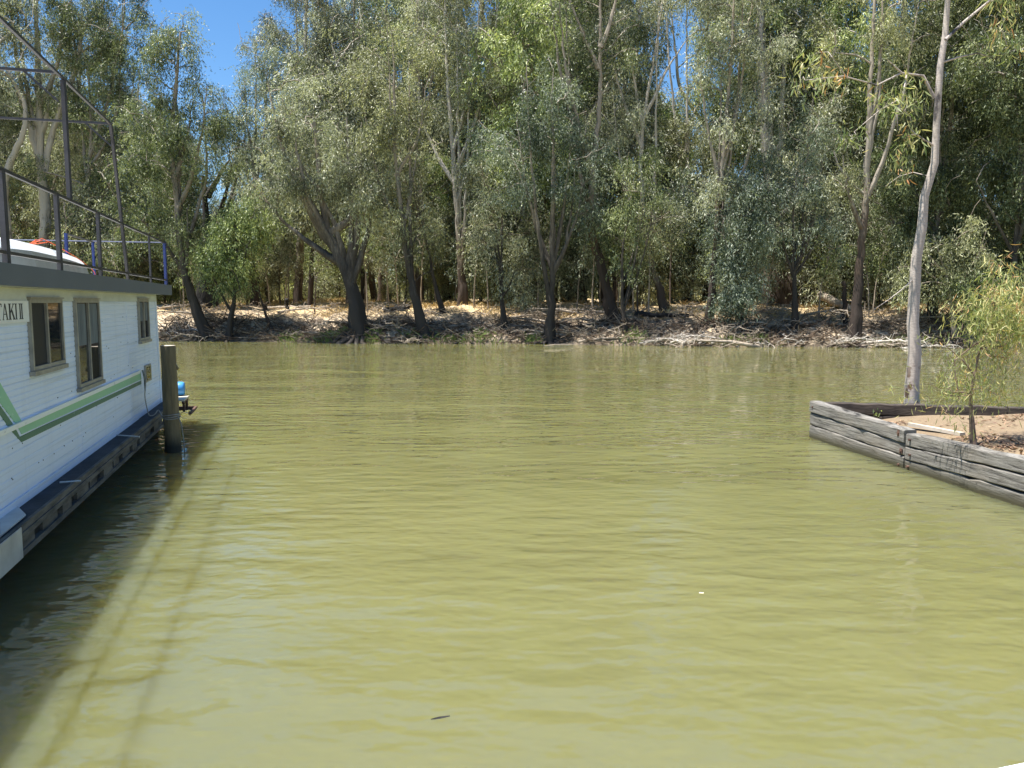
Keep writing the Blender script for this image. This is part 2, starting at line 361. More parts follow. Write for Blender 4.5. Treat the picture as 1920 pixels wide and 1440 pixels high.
front('gum_tree', 'thick dark trunked gum leaning left with tall bare upper trunk', 'tree', 1152, 3, [[(1152, 600), (1138, 550), (1120, 480), (1105, 420), (1112, 330), (1122, 220), (1126, 110), (1124, -40)], [(1126, 90), (1150, 20), (1170, -60)], [(1122, 130), (1090, 60), (1060, -30)]], 30,
      [(1125, -80, 130, 60), (1060, 30, 60, 50), (1165, 60, 50, 50), (1125, 345, 60, 60), (1145, 430, 50, 40), (1080, 130, 40, 50)], L_DARK, B_RED, 11, roots=6)
front('gum_tree', 'twin thin stemmed gum on the bank right of the thick leaning trunk', 'tree', 1172, .8, [[(1172, 625), (1168, 560), (1166, 480), (1180, 380)], [(1169, 590), (1185, 520), (1200, 420)]], 12, [(1190, 380, 55, 50), (1175, 460, 40, 45), (1210, 310, 45, 50)], L_DARK, B_DARK, 12)
front('gum_tree', 'dark trunk leaning left at the back of the bank, under pale high fork', 'tree', 1246, 5, [[(1246, 585), (1232, 530), (1214, 470), (1205, 380), (1200, 300), (1208, 210), (1225, 120), (1240, 20)], [(1205, 240), (1190, 150), (1170, 60)], [(1208, 220), (1250, 130), (1290, 70)]], 20,
      [(1230, -50, 90, 50), (1175, 60, 45, 60), (1290, 20, 60, 60), (1150, 200, 60, 60), (1260, 390, 55, 50)], L_GREY, B_PALE, 13)
front('gum_tree', 'tall straight dark gum with upright forks above the fallen dead boughs', 'tree', 1329, 2.3, [[(1329, 600), (1333, 560), (1340, 480), (1350, 360), (1362, 230), (1372, 100), (1378, -60)], [(1355, 320), (1385, 200), (1400, 60), (1420, -60)], [(1350, 350), (1325, 230), (1310, 130)]], 22,
      [(1370, 20, 90, 80), (1420, 110, 70, 70), (1330, 130, 60, 60), (1385, 230, 70, 60), (1325, 330, 50, 45), (1385, -110, 120, 70)], L_GREY, B_RED, 14, roots=5)
front('young_gum_tree', 'dark weeping young gum with foliage hanging to the bank beside the fallen boughs', 'tree', 1390, 2, [[(1390, 610), (1388, 540), (1384, 440), (1390, 360)]], 10, [(1385, 420, 55, 50), (1385, 500, 45, 55), (1370, 560, 35, 35), (1420, 350, 50, 40)], L_BLUE, B_DARK, 15, dens=2.8)
front('gum_tree', 'rounded grey green gum with dark straight trunk and three upright limbs', 'tree', 1490, 1.9, [[(1490, 612), (1490, 560), (1488, 510), (1487, 430), (1490, 330)], [(1488, 520), (1468, 460), (1462, 380)], [(1489, 515), (1508, 450), (1515, 350)]], 17,
      [(1480, 250, 75, 60), (1440, 330, 60, 60), (1530, 330, 60, 60), (1480, 410, 85, 45), (1545, 420, 40, 40)], L_BLUE, B_DARK, 16, roots=4)
front('giant_gum_tree', 'massive old grey trunk half hidden deep in the thicket', 'tree', 1458, 12, [[(1462, 560), (1455, 480), (1448, 380), (1440, 260), (1430, 120), (1420, -60)], [(1448, 400), (1500, 300), (1560, 200)]], 66, [(1430, -60, 150, 100), (1480, 80, 80, 60), (1560, 200, 60, 60)], L_GREY, B_PALE, 17)
front('gum_tree', 'tall gum with patchy pale and brown leaning trunk above a root tangle', 'tree', 1600, .5, [[(1598, 630), (1608, 570), (1612, 480), (1624, 380), (1628, 270), (1632, 160), (1640, 20), (1645, -60)], [(1628, 290), (1648, 190), (1652, 60), (1660, -60)]], 27,
      [(1640, -80, 100, 60), (1575, 60, 45, 60), (1700, 40, 60, 70), (1590, 310, 40, 40), (1690, 180, 40, 50)], L_OLIVE, B_RED, 18, roots=16)
front('gum_tree', 'wide dark green gum weeping down behind the pale foreground trunk', 'tree', 1745, 3, [[(1745, 590), (1750, 500), (1760, 380), (1780, 240), (1790, 80), (1800, -60)], [(1755, 440), (1700, 330), (1690, 240)], [(1760, 400), (1840, 300), (1880, 180)]], 20,
      [(1800, 90, 130, 110), (1700, 320, 80, 90), (1830, 290, 110, 100), (1760, 430, 90, 70), (1880, 440, 70, 90), (1700, 180, 60, 70), (1820, -60, 140, 80)], L_DARK, B_DARK, 19, dens=2.3)
front('gum_tree', 'dense dark gum at the far right of the bank', 'tree', 1905, 1.6, [[(1905, 600), (1900, 500), (1910, 380), (1930, 200), (1940, 0)], [(1903, 480), (1860, 400), (1830, 340)]], 20,
      [(1930, 100, 130, 130), (1960, 320, 110, 110), (1860, 520, 70, 45), (1930, 540, 80, 50), (1990, 480, 60, 80), (1940, -80, 120, 80)], L_DARK, B_DARK, 20, dens=2.3)
front('bushy_gum_tree', 'low grey green gum with dead twiggy limbs behind the pale foreground trunk', 'tree', 1790, 1.0, [[(1790, 615), (1785, 570), (1770, 500), (1750, 440)], [(1786, 560), (1820, 500), (1850, 450)]], 13,
      [(1745, 460, 70, 55), (1820, 450, 60, 50), (1790, 530, 60, 35), (1700, 520, 40, 40)], L_OLIVE, B_DEAD, 21, roots=4)
# left side behind the boat
front('giant_gum_tree', 'huge gum with smooth pale trunk and twisting white limbs behind the boat canopy frame', 'tree', 92, 5, [[(88, 580), (84, 480), (84, 380), (76, 300), (74, 200), (70, 80), (66, -60)], [(82, 330), (100, 240), (135, 150), (152, 100), (150, 60), (190, 20), (200, -20)], [(74, 200), (110, 120), (118, 20)]], 34,
      [(60, 30, 75, 70), (150, 60, 80, 60), (215, 20, 50, 60), (120, 200, 50, 45), (200, 130, 50, 60), (30, 190, 40, 60), (80, -100, 150, 70)], L_DARK, B_PALE, 22)
front('giant_gum_tree', 'curved pale trunk leaning right to left at the left edge of the forest', 'tree', 18, 3, [[(14, 580), (14, 480), (12, 400), (6, 350), (20, 300), (45, 250), (50, 200), (10, 120)], ], 32,
      [(20, 110, 60, 70), (-40, 200, 60, 90), (-30, 30, 100, 90), (-60, 330, 60, 90)], L_GREY, B_PALE, 23)
front('gum_tree', 'dark forked gum between the pale trunk and the tall narrow gum', 'tree', 168, 6, [[(168, 580), (166, 480), (165, 340), (172, 240), (165, 120)], [(167, 420), (215, 330), (230, 220)]], 17,
      [(185, 190, 60, 70), (225, 130, 40, 60), (190, 300, 50, 40), (160, 60, 60, 60), (240, 260, 40, 50), (60, 330, 40, 40), (265, 50, 34, 55), (250, -60, 50, 50)], L_DARK, B_DARK, 24)
# high crowns whose trunks stand further back
for i, (bx, dep, pts, blobs, lm, lab) in enumerate([
    (560, 13, [(560, 560), (565, 400), (570, 200), (575, 0), (580, -80)], [(560, 60, 80, 80), (500, 100, 48, 75), (620, 90, 60, 80), (570, -60, 90, 60)], L_GREY, 'tall grey green gum rising right of the blue sky gap'),
    (660, 14, [(660, 560), (655, 400), (660, 200), (665, -60)], [(660, 60, 80, 90), (700, 160, 60, 50), (660, -90, 110, 60)], L_GREY, 'tall loose crowned gum behind the broad many stemmed gum'),
    (478, 9, [(478, 570), (480, 450), (478, 300), (480, 160)], [(478, 175, 45, 70), (440, 200, 34, 50), (420, 250, 30, 50), (450, 280, 45, 60), (510, 260, 45, 50), (500, 120, 30, 40)], L_BLUE, 'pointed blue green gum standing below the sky gap'),
    (985, 13, [(985, 560), (980, 400), (985, 200), (990, 40), (1000, -80)], [(985, 60, 85, 70), (1010, -60, 120, 70), (930, 110, 50, 60)], L_OLIVE, 'tall olive crowned gum above the forked waterline gum'),
    (1060, 17, [(1060, 560), (1065, 350), (1060, 120), (1070, -100)], [(1060, -90, 120, 70), (1050, 120, 60, 60)], L_BLUE, 'distant blue green gum showing between the forked and thick leaning gums'),
    (1505, 15, [(1505, 560), (1500, 350), (1505, 130), (1510, -80)], [(1500, 60, 85, 80), (1555, 150, 50, 60), (1510, -90, 130, 80), (1470, 170, 50, 40)], L_OLIVE, 'tall olive gum above the rounded grey green gum'),
    (1290, 15, [(1290, 560), (1295, 400), (1285, 300), (1290, 200)], [(1300, 240, 35, 45), (1270, 470, 40, 45), (1285, -120, 80, 60)], L_GREY, 'thin crowned gum below a patch of open sky'),
    (785, 12, [(785, 560), (790, 350), (780, 120), (785, -80)], [(790, -90, 120, 70), (790, 60, 60, 70), (820, 330, 60, 60)], L_YEL, 'bright crowned gum behind the leaning dark gum'),
]):
    front('gum_tree', lab, 'tree', bx, dep, [pts], 18, blobs, lm, [B_PALE, B_DARK, B_RED][i % 3], 40 + i)

# ---- prototypes for the depth of the forest
def proto(kind, seed, lm, bm):
    rng = np.random.default_rng(seed); b = np.zeros(3)
    if kind == 'tall':
        h = rng.uniform(15, 18); lean = rng.normal(0, .06, 2); st = [([b, (lean[0] * h * .4, lean[1] * h * .4, h * .4), (lean[0] * h * 1.2, 0, h * .75), (lean[0] * h, lean[1] * h, h)], [.15, .11, .07, .02])]
        k = 125; T = rng.normal(0, 1, (k, 3)); T /= np.linalg.norm(T, axis=1)[:, None]; T *= rng.uniform(.3, 1, (k, 1)) ** .5
        T = T * np.array([3.2, 3.2, 6.8]) + np.array([lean[0] * h, 0, h - 6]); lk = dict(strands=18, per=11, L=.27, W=.062)
    elif kind == 'giant':
        h = rng.uniform(29, 33); lean = rng.normal(0, .05, 2); st = [([b, (lean[0] * h * .4, 0, h * .35), (lean[0] * h * 1.3, 0, h * .7), (lean[0] * h, lean[1] * h, h)], [.34, .25, .17, .04]), ([(lean[0] * h * .5, 0, h * .4), (2.4, 1, h * .6), (3.2, 1.4, h * .85)], [.18, .13, .03]), ([(lean[0] * h * .5, 0, h * .45), (-2., -1, h * .62), (-2.8, -1.2, h * .85)], [.16, .11, .03])]
        k = 300; T = rng.normal(0, 1, (k, 3)); T /= np.linalg.norm(T, axis=1)[:, None]; T *= rng.uniform(.3, 1, (k, 1)) ** .5
        T = T * np.array([5., 4.6, 10.5]) + np.array([lean[0] * h, 0, h - 9.5]); lk = dict(strands=18, per=11, L=.27, W=.062)
    elif kind == 'mid':
        h = rng.uniform(8, 10); lean = rng.normal(0, .12, 2); st = [([b, (lean[0] * h * .3, 0, h * .35), (lean[0] * h, lean[1] * h, h)], [.08, .055, .015])]
        k = 80; T = rng.normal(0, 1, (k, 3)); T /= np.linalg.norm(T, axis=1)[:, None]; T *= rng.uniform(.3, 1, (k, 1)) ** .5
        T = T * np.array([2.1, 2.1, 4.]) + np.array([lean[0] * h, 0, h - 3.6]); lk = dict(strands=18, per=10, L=.25, W=.055)
    elif kind == 'thin':
        h = rng.uniform(5, 7); lean = rng.normal(0, .2, 2); st = [([b, (lean[0] * h * .2, 0, h * .4), (lean[0] * h, lean[1] * h, h)], [.055, .04, .012])]
        k = 14; T = rng.normal(0, 1, (k, 3)) * np.array([.7, .7, 1.]) + np.array([lean[0] * h * .8, 0, h * .8]); lk = dict(strands=14, per=8)
    else:
        st = [([b, (.1, 0, .5), (.2, .1, 1.3)], [.05, .035, .015]), ([b + .02, (-.3, .1, .6), (-.7, .1, 1.4)], [.04, .03, .012])]
        k = 34; T = rng.normal(0, 1, (k, 3)); T /= np.linalg.norm(T, axis=1)[:, None]
        T = T * rng.uniform(.3, 1, (k, 1)) * np.array([1.7, 1.3, 1.15]) + np.array([0, 0, 1.45]); lk = dict(strands=16, per=8, L=.15, W=.035, droop=.2)
    names = dict(giant='giant_gum_tree', tall='background_gum_tree', mid='understorey_gum_tree', thin='background_sapling', bush='understorey_shrub')
    return build_tree(names[kind], '', '', b, st, T, rng.uniform(.5, .8, len(T)), rng, lm, bm, None, lk)
def dup(root, loc, rz, sc, lm=None):
    r = root.copy(); COL.objects.link(r); r.location = loc; r.rotation_euler = (0, 0, rz); r.scale = (sc,) * 3
    for ch in root.children:
        c = ch.copy(); COL.objects.link(c); c.parent = r
        if lm and c.name.startswith('crown'): c.material_slots[0].link = 'OBJECT'; c.material_slots[0].material = lm
    return r
INFO = dict(giant=('very tall pale trunked gum towering high above the rest of the forest', 'tree', 'giant gums towering over the forest'), tall=('tall gum deep in the forest behind the front row of trees', 'tree', 'tall gums deep in the forest'),
            mid=('medium leafy gum standing back in the thicket', 'tree', 'medium gums in the thicket'),
            thin=('thin sapling stem in the thicket beyond the bank', 'tree', 'saplings in the thicket'),
            bush=('low leafy shrub on the forest floor beyond the bank', 'shrub', 'shrubs on the forest floor'))
PRO = {k: [proto(k, 100 + i + 10 * j, [L_GREY, L_OLIVE, L_BLUE][i % 3], B_DEAD if k == 'thin' and i else (B_PALE if k == 'giant' else [B_PALE, B_DARK, B_RED][i % 3])) for i in range(3)] for j, k in enumerate(['tall', 'mid', 'thin', 'bush', 'giant'])}
def used(kind, i, loc, rz, sc, lm, flag=set()):
    p = PRO[kind][i]
    if (kind, i) in flag: o = dup(p, loc, rz, sc, lm)
    else:
        flag.add((kind, i)); o = p; o.location = loc; o.rotation_euler = (0, 0, rz); o.scale = (sc,) * 3
    tag(o, *INFO[kind]); return o
LMS = [L_GREY, L_GREY, L_OLIVE, L_BLUE, L_DARK, L_YEL]
def scatter(kind, count, d0, d1, smin, smax, lms, mind, seed, xr=(-.72, .72)):
    rng = np.random.default_rng(seed); pts = []; tries = 0
    while len(pts) < count and tries < 20000:
        tries += 1
        u_ = rng.uniform(*xr); d = d0 + (d1 - d0) * rng.uniform(0, 1) ** .8
        Y = 50 + d; x = u_ * Y; Y = float(shore(x)) + d; px = 960 + F * x / Y; s = rng.uniform(smin, smax)
        if 345 < px < 510 and kind == 'tall':
            if d < 8 or px > 380 and px < 475: continue
            s *= .8
        if any((x - a) ** 2 + (Y - b) ** 2 < mind ** 2 for a, b in pts): continue
        pts.append((x, Y)); used(kind, int(rng.integers(3)), (x, Y, gz(x, Y) - .05), rng.uniform(0, 6.28), s, lms[rng.integers(len(lms))])
scatter('tall', 64, 7, 48, .95, 1.45, LMS, 2.4, 1)
scatter('giant', 16, 13, 30, .95, 1.2, LMS, 4.2, 11, (-.2, .72))
scatter('giant', 5, 12, 26, .6, .75, LMS, 4.5, 12, (-.72, -.45))
scatter('mid', 66, 5.5, 34, .75, 1.25, LMS, 1.8, 2)
scatter('thin', 120, 2.2, 20, .7, 1.2, LMS, .9, 3)
scatter('bush', 85, 9, 50, .7, 1.35, [L_GREY, L_OLIVE, L_GREY, L_OLIVE], 1.3, 4)
# far-off wood that closes the view between the trunks
rng = np.random.default_rng(77); k = 1500; fx = rng.uniform(-85, 85, k); fy = 104 - .15 * fx + rng.uniform(0, 14, k); fz = 2.5 + 13 * rng.uniform(0, 1, k) ** 1.5
V, Q, t_ = leaves(np.stack([fx, fy, fz], 1), 1.6, rng, 16, 12, .55, .16, 1.2)
tag(mesh('distant_woodland_foliage', V, Q, L_OLIVE, None, False, t_), 'hazy mass of leaves closing the view behind the trunks', 'foliage', None, 'stuff')

# ------------------------------------------------------------------ bank debris
def dead_branch(seed, span, n, r0, lab=None):
    rng = np.random.default_rng(seed); L = span
    st = [([(0, 0, .05), (L * .35, rng.normal(0, .1), .25 + rng.uniform(0, .2)), (L * .7, rng.normal(0, .3), .3), (L, rng.normal(0, .3), .15)], [r0, r0 * .8, r0 * .5, r0 * .2])]
    T = np.stack([rng.uniform(.25, 1.15, n) * L, rng.normal(0, .32 * L ** .6, n), rng.uniform(-.12, .75, n)], 1)
    root = empty('dead_branch', (0, 0, 0), None, None)
    V, Q = tubes_mesh(grow(st, T, rng, rtip=.009, wig=.16, up=.05, seg=.35, pen=.3), 7, 4, .05, .1); mesh('bough', V, Q, B_DEAD, root, True); return root
DB = [dead_branch(300 + i, [2.2, 3.2, 1.5, 4.2][i], [26, 40, 18, 46][i], [.05, .07, .035, .10][i]) for i in range(4)]
flagD = set()
def place_dead(i, px, py_or_d, rz, sc, lab, cat='dead branch', group=None, sink=0.):
    x = (px - 960) / F * 50
    for _ in range(4): Y = float(shore(x)) + py_or_d; x = (px - 960) / F * Y
    o = DB[i] if i not in flagD else dup(DB[i], (0, 0, 0), 0, 1); flagD.add(i)
    o.location = (x, Y, max(gz(x, Y), -.05) - sink); o.rotation_euler = (0, 0, rz); o.scale = (sc,) * 3
    tag(o, lab, cat, group); return o
place_dead(3, 1425, -.3, math.pi + .1, 1.25, 'largest bleached fallen bough reaching left along the waterline')
place_dead(1, 1250, -.1, .2, 1.0, 'bleached twiggy bough fingering down into the water left of the largest one')
place_dead(3, 1085, .1, -.15, .9, 'grey fallen bough sloping into the water right of the forked gum')
place_dead(1, 1600, -.1, -.5, .8, 'pale tangle of dead roots and twigs at the foot of the patchy tall gum')
place_dead(0, 1610, -.2, 3.4, 1.0, 'bleached forked branch left of the root tangle under the patchy tall gum')
place_dead(1, 1640, -.05, -.2, .85, 'long pale dead branch lying right of the patchy tall gum base')
place_dead(3, 300, 1.2, .1, 1.0, 'grey brushwood bough piled on the bank just beyond the houseboat bow')
place_dead(1, 345, .5, 2.8, 1.0, 'grey brushwood bough at the waterline under the tall narrow gum')
rng = np.random.default_rng(5)
for i in range(150):
    px = rng.uniform(270, 1740) if i > 45 else rng.choice([rng.uniform(270, 420), rng.uniform(1000, 1200), rng.uniform(1180, 1450), rng.uniform(690, 800)])
    place_dead(int(rng.choice([0, 1, 2, 2, 3])), px, rng.uniform(.05, 5.5), rng.uniform(0, 6.28), rng.uniform(.6, 1.25), 'dead grey stick lying among others on the far bank', 'dead branch', 'dead sticks strewn over the far bank')
B_BLEACH = plain('bleached_driftwood', (.50, .45, .39), .9, 0, .15, 3)
rng = np.random.default_rng(8)
for i in range(26):
    px = rng.uniform(1195, 1455) if i < 15 else (rng.uniform(1555, 1690) if i < 22 else rng.uniform(290, 400))
    o = place_dead(int(rng.choice([0, 1, 1, 2])), px, rng.uniform(-.45, .5), rng.choice([0, math.pi]) + rng.normal(0, .7), rng.uniform(.6, 1.1), 'bleached bare driftwood stick tangled with others at the waterline', 'driftwood', 'bleached driftwood sticks at the waterline', rng.uniform(-.25, .1))
    for c in o.children: c.material_slots[0].link = 'OBJECT'; c.material_slots[0].material = B_BLEACH
def log(name, lab, p0, p1, r, mat, cat='fallen log'):
    a, b = arr(p0), arr(p1); k = 9; P = a + (b - a) * np.linspace(0, 1, k)[:, None] + R.normal(0, .03, (k, 3))
    rr = np.linspace(r, r * .7, k) * R.uniform(.9, 1.1, k); rr = np.concatenate([[.01], rr, [.01]]); P = np.concatenate([P[:1], P, P[-1:]])
    V, Q = tube(P, rr, 10, jit=.08)
    return tag(mesh(name, V, Q, mat, None, True), lab, cat)
def on_bank(px, d, dz=0):
    x = (px - 960) / F * 50
    for _ in range(4): Y = float(shore(x)) + d; x = (px - 960) / F * Y
    return np.array([x, Y, gz(x, Y) + dz])
log('fallen_log', 'pale fallen trunk lying behind the patchy tall gum', on_bank(1535, 7, .9), on_bank(1600, 4.5, .25), .3, B_DEAD)
log('fallen_log', 'short dark rounded log end right of the many stemmed gum', on_bank(722, 4.5, .1), on_bank(768, 4.5, .3), .25, B_DARK)
log('fallen_log', 'long pale log on the straw grass at the top of the bank', on_bank(505, 7.5, .15), on_bank(590, 8, .25), .14, B_DEAD)
log('fallen_log', 'pale log crossing behind the burnt stump on the bank top', on_bank(575, 8, .05), on_bank(640, 9, .45), .10, B_DEAD)
log('fallen_log', 'dark log lying along the bank right of the twin stemmed gum', on_bank(1190, 3.4, .2), on_bank(1290, 3.3, .25), .16, B_BLACK)
log('fallen_log', 'brown log half buried low in the bank by the rounded gum', on_bank(1440, 2.2, .1), on_bank(1530, 2.5, .1), .12, B_DEAD)
log('tree_stump', 'burnt stump standing on straw grass by the long pale log', on_bank(541, 6.2, -.1), on_bank(540, 6.2, .75), .17, B_BLACK, 'stump')
log('tree_stump', 'small weathered stump left of the burnt stump', on_bank(502, 6.6, -.1), on_bank(500, 6.6, .55), .12, B_DARK, 'stump')
log('tree_stump', 'leaning dead stub beside the patchy tall gum trunk', on_bank(1583, 3.2, -.1), on_bank(1578, 3.2, 2.6), .16, B_RED, 'stump')
q = [at_z(*p, 0) for p in [(850, 646), (862, 643.5), (876, 643), (890, 646)]]
V, Q = tube(arr(q) + np.array([0, 0, .05]), [.03, .07, .08, .02], 8); tag(mesh('floating_branch', V, Q, B_BLACK, None, True), 'dark curved branch poking out of the river in mid stream', 'branch')
q = [at_z(*p, -.01) for p in [(1020, 650), (1040, 647.5), (1075, 647)]]
V, Q = tube(arr(q) + np.array([0, 0, .03]), [.03, .05, .03], 6); tag(mesh('floating_branch', V, Q, B_DEAD, None, True), 'pale driftwood stick lying at the water edge below the forked gum', 'branch')
# small litter: sticks and leaves nobody could count
def sticks(n, x0, x1, d0, d1, lmin, lmax, r, seed, fn=None):
    rng = np.random.default_rng(seed); x = rng.uniform(x0, x1, n); d = rng.uniform(d0, d1, n); y = shore(x) + d; z = ground(x, y)
    a = rng.uniform(0, math.pi * 2, n); e = np.abs(rng.normal(0, .35, n)); l = rng.uniform(lmin, lmax, n)
    D = np.stack([np.cos(a) * np.cos(e), np.sin(a) * np.cos(e), np.sin(e)], 1); P = np.stack([x, y, z + .02], 1)
    U = np.cross(D, [0, 0, 1.]); U /= np.linalg.norm(U, axis=1)[:, None]; W = np.cross(U, D); rr = r * rng.uniform(.5, 1.5, (n, 1))
    ring = [U * rr, -U * .5 * rr + W * .87 * rr, -U * .5 * rr - W * .87 * rr]
    V = np.stack([P + q for q in ring] + [P + D * l[:, None] + q * .5 for q in ring], 1).reshape(-1, 3)
    b = np.arange(n)[:, None] * 6; Q = np.concatenate([b + np.array([[i, (i + 1) % 3, 3 + (i + 1) % 3, 3 + i]]) for i in range(3)])
    return V, Q
V, Q = sticks(3000, -24, 26, .05, 4.6, .3, 1.5, .022, 21); tag(mesh('twig_litter', V, Q, B_DEAD), 'pale fallen twigs carpeting the far bank', 'twigs', None, 'stuff')
V, Q = sticks(3300, -24, 26, .0, 2.6, .3, 1.4, .03, 22); tag(mesh('dark_twig_litter', V, Q, B_TWIG), 'brown fallen twigs and bark strips on the far bank', 'twigs', None, 'stuff')
def grass(name, lab, n, pos, h, w, mat, seed):
    rng = np.random.default_rng(seed); P = pos(rng, n); k = len(P); a = rng.uniform(0, 6.28, k); lean = rng.normal(0, .35, (k, 2)); hh = h * rng.uniform(.4, 1.3, (k, 1))
    Wv = np.stack([np.cos(a), np.sin(a), np.zeros(k)], 1) * w; D = np.concatenate([lean, np.ones((k, 1))], 1) * hh
    mid = P + D * .55; tip = P + D * np.array([1.6, 1.6, .9])
    V = np.stack([P - Wv, P + Wv, mid + Wv * .7, tip], 1); V = V.reshape(-1, 3)
    return tag(mesh(name, V, np.arange(k * 4).reshape(-1, 4), mat, None, False, np.clip(rng.normal(.5, .2, k), 0, 1)), lab, 'grass', None, 'stuff')
G_STRAW = leafmat('grass_straw', (.28, .19, .08), (.50, .37, .18), (.72, .58, .34), .2, .7)
G_GREEN = leafmat('grass_green', (.08, .13, .03), (.20, .27, .07), (.36, .40, .14), .25, .6)
def pos_straw(rng, n):
    x = rng.uniform(-30, 32, n); d = rng.uniform(3.2, 20, n); y = shore(x) + d; k = vn(x, y, 2.2, 5) + rng.normal(0, .1, n) > .5; x, y = x[k], y[k]
    return np.stack([x, y, ground(x, y)], 1)
def pos_green(rng, n):
    out = []
    for px, d, s in [(612, .35, .7), (632, .5, .4), (548, .3, .4), (845, .3, .8), (905, .35, .7), (890, .9, .5), (1190, .4, .5), (780, .5, .5), (1365, .4, .4), (1000, .3, .3), (1420, .5, .5), (1660, .4, .5), (1720, .4, .8), (700, .2, .3)]:
        c = on_bank(px, d); q = c[:2] + rng.normal(0, 1, (n // 14, 2)) * np.array([s, .25]); out.append(np.stack([q[:, 0], q[:, 1], np.maximum(ground(q[:, 0], q[:, 1]), 0)], 1))
    return np.concatenate(out)
grass('dry_grass', 'dry straw coloured grass along the top of the far bank', 34000, pos_straw, .36, .016, G_STRAW, 31)
grass('green_grass', 'fresh green reeds and grass in patches at the far waterline', 2000, pos_green, .36, .016, G_GREEN, 32)

# ------------------------------------------------------------------ houseboat
_v = ray(557, 567); AN = math.atan2(_v[0], _v[1])
U = np.array([math.sin(AN), math.cos(AN), 0]); NN = np.array([math.cos(AN), -math.sin(AN), 0]); UP = np.array([0, 0, 1.])
ZD = .55; O = at_z(303, 753, ZD); O0 = O * np.array([1, 1, 0])
def B(s, n, z): return O0 + U * s + NN * n + UP * z
def onp(px, py, off=0):
    r = ray(px, py); t_ = ((O0 + NN * off - CAM) @ NN) / (r @ NN); p = CAM + r * t_; return float((p - O0) @ U), float(p[2])
WHITE = NT('white_cladding'); t = WHITE
co = t.coord((1, 1, 1)); st = t.noise(t.coord((3, 3, .22)), 1.6, 6, .7); fn = t.noise(co, 14, 5, .7); hb = t.noise(t.coord((.1, .1, 9)), 3, 4, .6)
c = t.mix(t.ramp(st, [(.52, 0.), (.8, .35)]), (.66, .74, .88), (.42, .45, .50)); c = t.mix(t.ramp(fn, [(.62, 0.), (.85, .3)]), c, (.36, .36, .36))
c = t.mix(t.ramp(hb, [(.54, 0.), (.66, .5)]), c, (.44, .49, .55))
t.bump(fn, .2, .004); M_CLAD = t.p(Base__Color=c, Roughness=.42)
M_TRIM = plain('window_frame_aluminium', (.33, .31, .26), .5, .2, .15, 6)
M_FASCIA = plain('roof_fascia_grey', (.10, .115, .13), .6, 0, .05, 1.5)
M_ROOF = plain('roof_sheet', (.55, .55, .53), .6, 0, .08, 1)
M_STEEL = plain('painted_grey_steel', (.055, .052, .055), .5, .3, .2, 5)
M_BLUE = plain('blue_painted_steel', (.012, .03, .15), .45, 0, .15, 5)
M_STEELB = plain('blue_grey_steel', (.06, .075, .14), .45, .2, .15, 5)
M_DECK = plain('black_rubber_deck', (.035, .035, .042), .85, 0, .3, 3, (1, 1, 1), .01)
M_WOODG = plain('weathered_edge_timber', (.12, .108, .09), .85, 0, .35, 2.5, (1, 1, 5), .01)
M_HULL = plain('dark_pontoon', (.02, .02, .018), .7, 0, .3, 2)
M_SHEET = plain('galvanised_sheet', (.50, .52, .52), .45, .3, .12, 3)
M_CREAM = plain('cream_painted_board', (.50, .53, .50), .6, 0, .1, 2, (1, 1, 3))
M_RUST = plain('rusty_steel', (.13, .07, .05), .8, .1, .3, 7)
M_PLY = plain('sunbleached_plywood', (.55, .48, .38), .8, 0, .15, 3)
M_DARKIN = plain('dark_interior', (.012, .013, .015), .8)
M_CURT = plain('grey_curtain', (.14, .16, .17), .9, 0, .3, 5, (6, 6, .3))
M_LETTER = plain('black_lettering', (.02, .02, .02), .6)
def worn(name, c, under=(.72, .77, .8), lo=.60, hi=.72):
    t = NT(name); f = t.noise(t.coord((1, 1, 3)), 6, 6, .75); t.p(Base__Color=t.mix(t.ramp(f, [(lo, 0.), (hi, 1.)]), c, under), Roughness=.55); return t.m
M_LG = worn('light_green_paint', (.28, .54, .34)); M_DG = worn('dark_green_paint', (.09, .19, .12), lo=.62, hi=.76); M_RAILW = worn('white_rubbing_strip', (.78, .79, .74), (.3, .3, .28), .6, .75)
tg = NT('window_glass'); M_GLASS = tg.p(Base__Color=(.012, .015, .018), Roughness=.03, IOR=1.5)
tg.b.inputs['Specular IOR Level'].default_value = .4
hb_ = empty('houseboat', B(-4, -2, 0), 'white clad houseboat with green chevron stripe and grey flat roof', 'houseboat')
SN = -16.; WID = 4.4
ZW = onp(0, 538, 0)[1]   # wall top
# ribbed side wall as one profile, far end raked; real openings are covered by proud window units
prof = []; z = ZD - .02; kk = 0
while z < ZW:
    hgt = .062 if z > 1.25 else .115
    prof += [(0.0, z), (.007, z + .006), (.007, z + hgt - .012)]; z += hgt
prof.append((0, z)); V = []; Fq = []
def send(z): return .0 - .17 * max(0, (z - ZD)) / (ZW - ZD)    # raked bow end
for i, (n_, z) in enumerate(prof): V += [B(SN, n_, z), B(send(z), n_, z)]
for i in range(len(prof) - 1): Fq.append((2 * i, 2 * i + 1, 2 * i + 3, 2 * i + 2))
mesh('side_wall', V, Fq, M_CLAD, hb_)
m = MB(); m.hexa([B(-.10, -WID, ZD), B(-.03, -WID, ZD), B(-.0, -.0, ZD), B(-.10, 0, ZD), B(-.27, -WID, ZW), B(-.17, -WID, ZW), B(-.17, -.0, ZW), B(-.27, 0, ZW)])
m.build('end_wall', M_CLAD, hb_)
m = MB(); m.hexa([B(SN, -WID - .05, ZD), B(-.1, -WID - .05, ZD), B(-.1, -WID, ZD), B(SN, -WID, ZD), B(SN, -WID - .05, ZW), B(-.27, -WID - .05, ZW), B(-.27, -WID, ZW), B(SN, -WID, ZW)]).build('back_wall', M_CLAD, hb_)
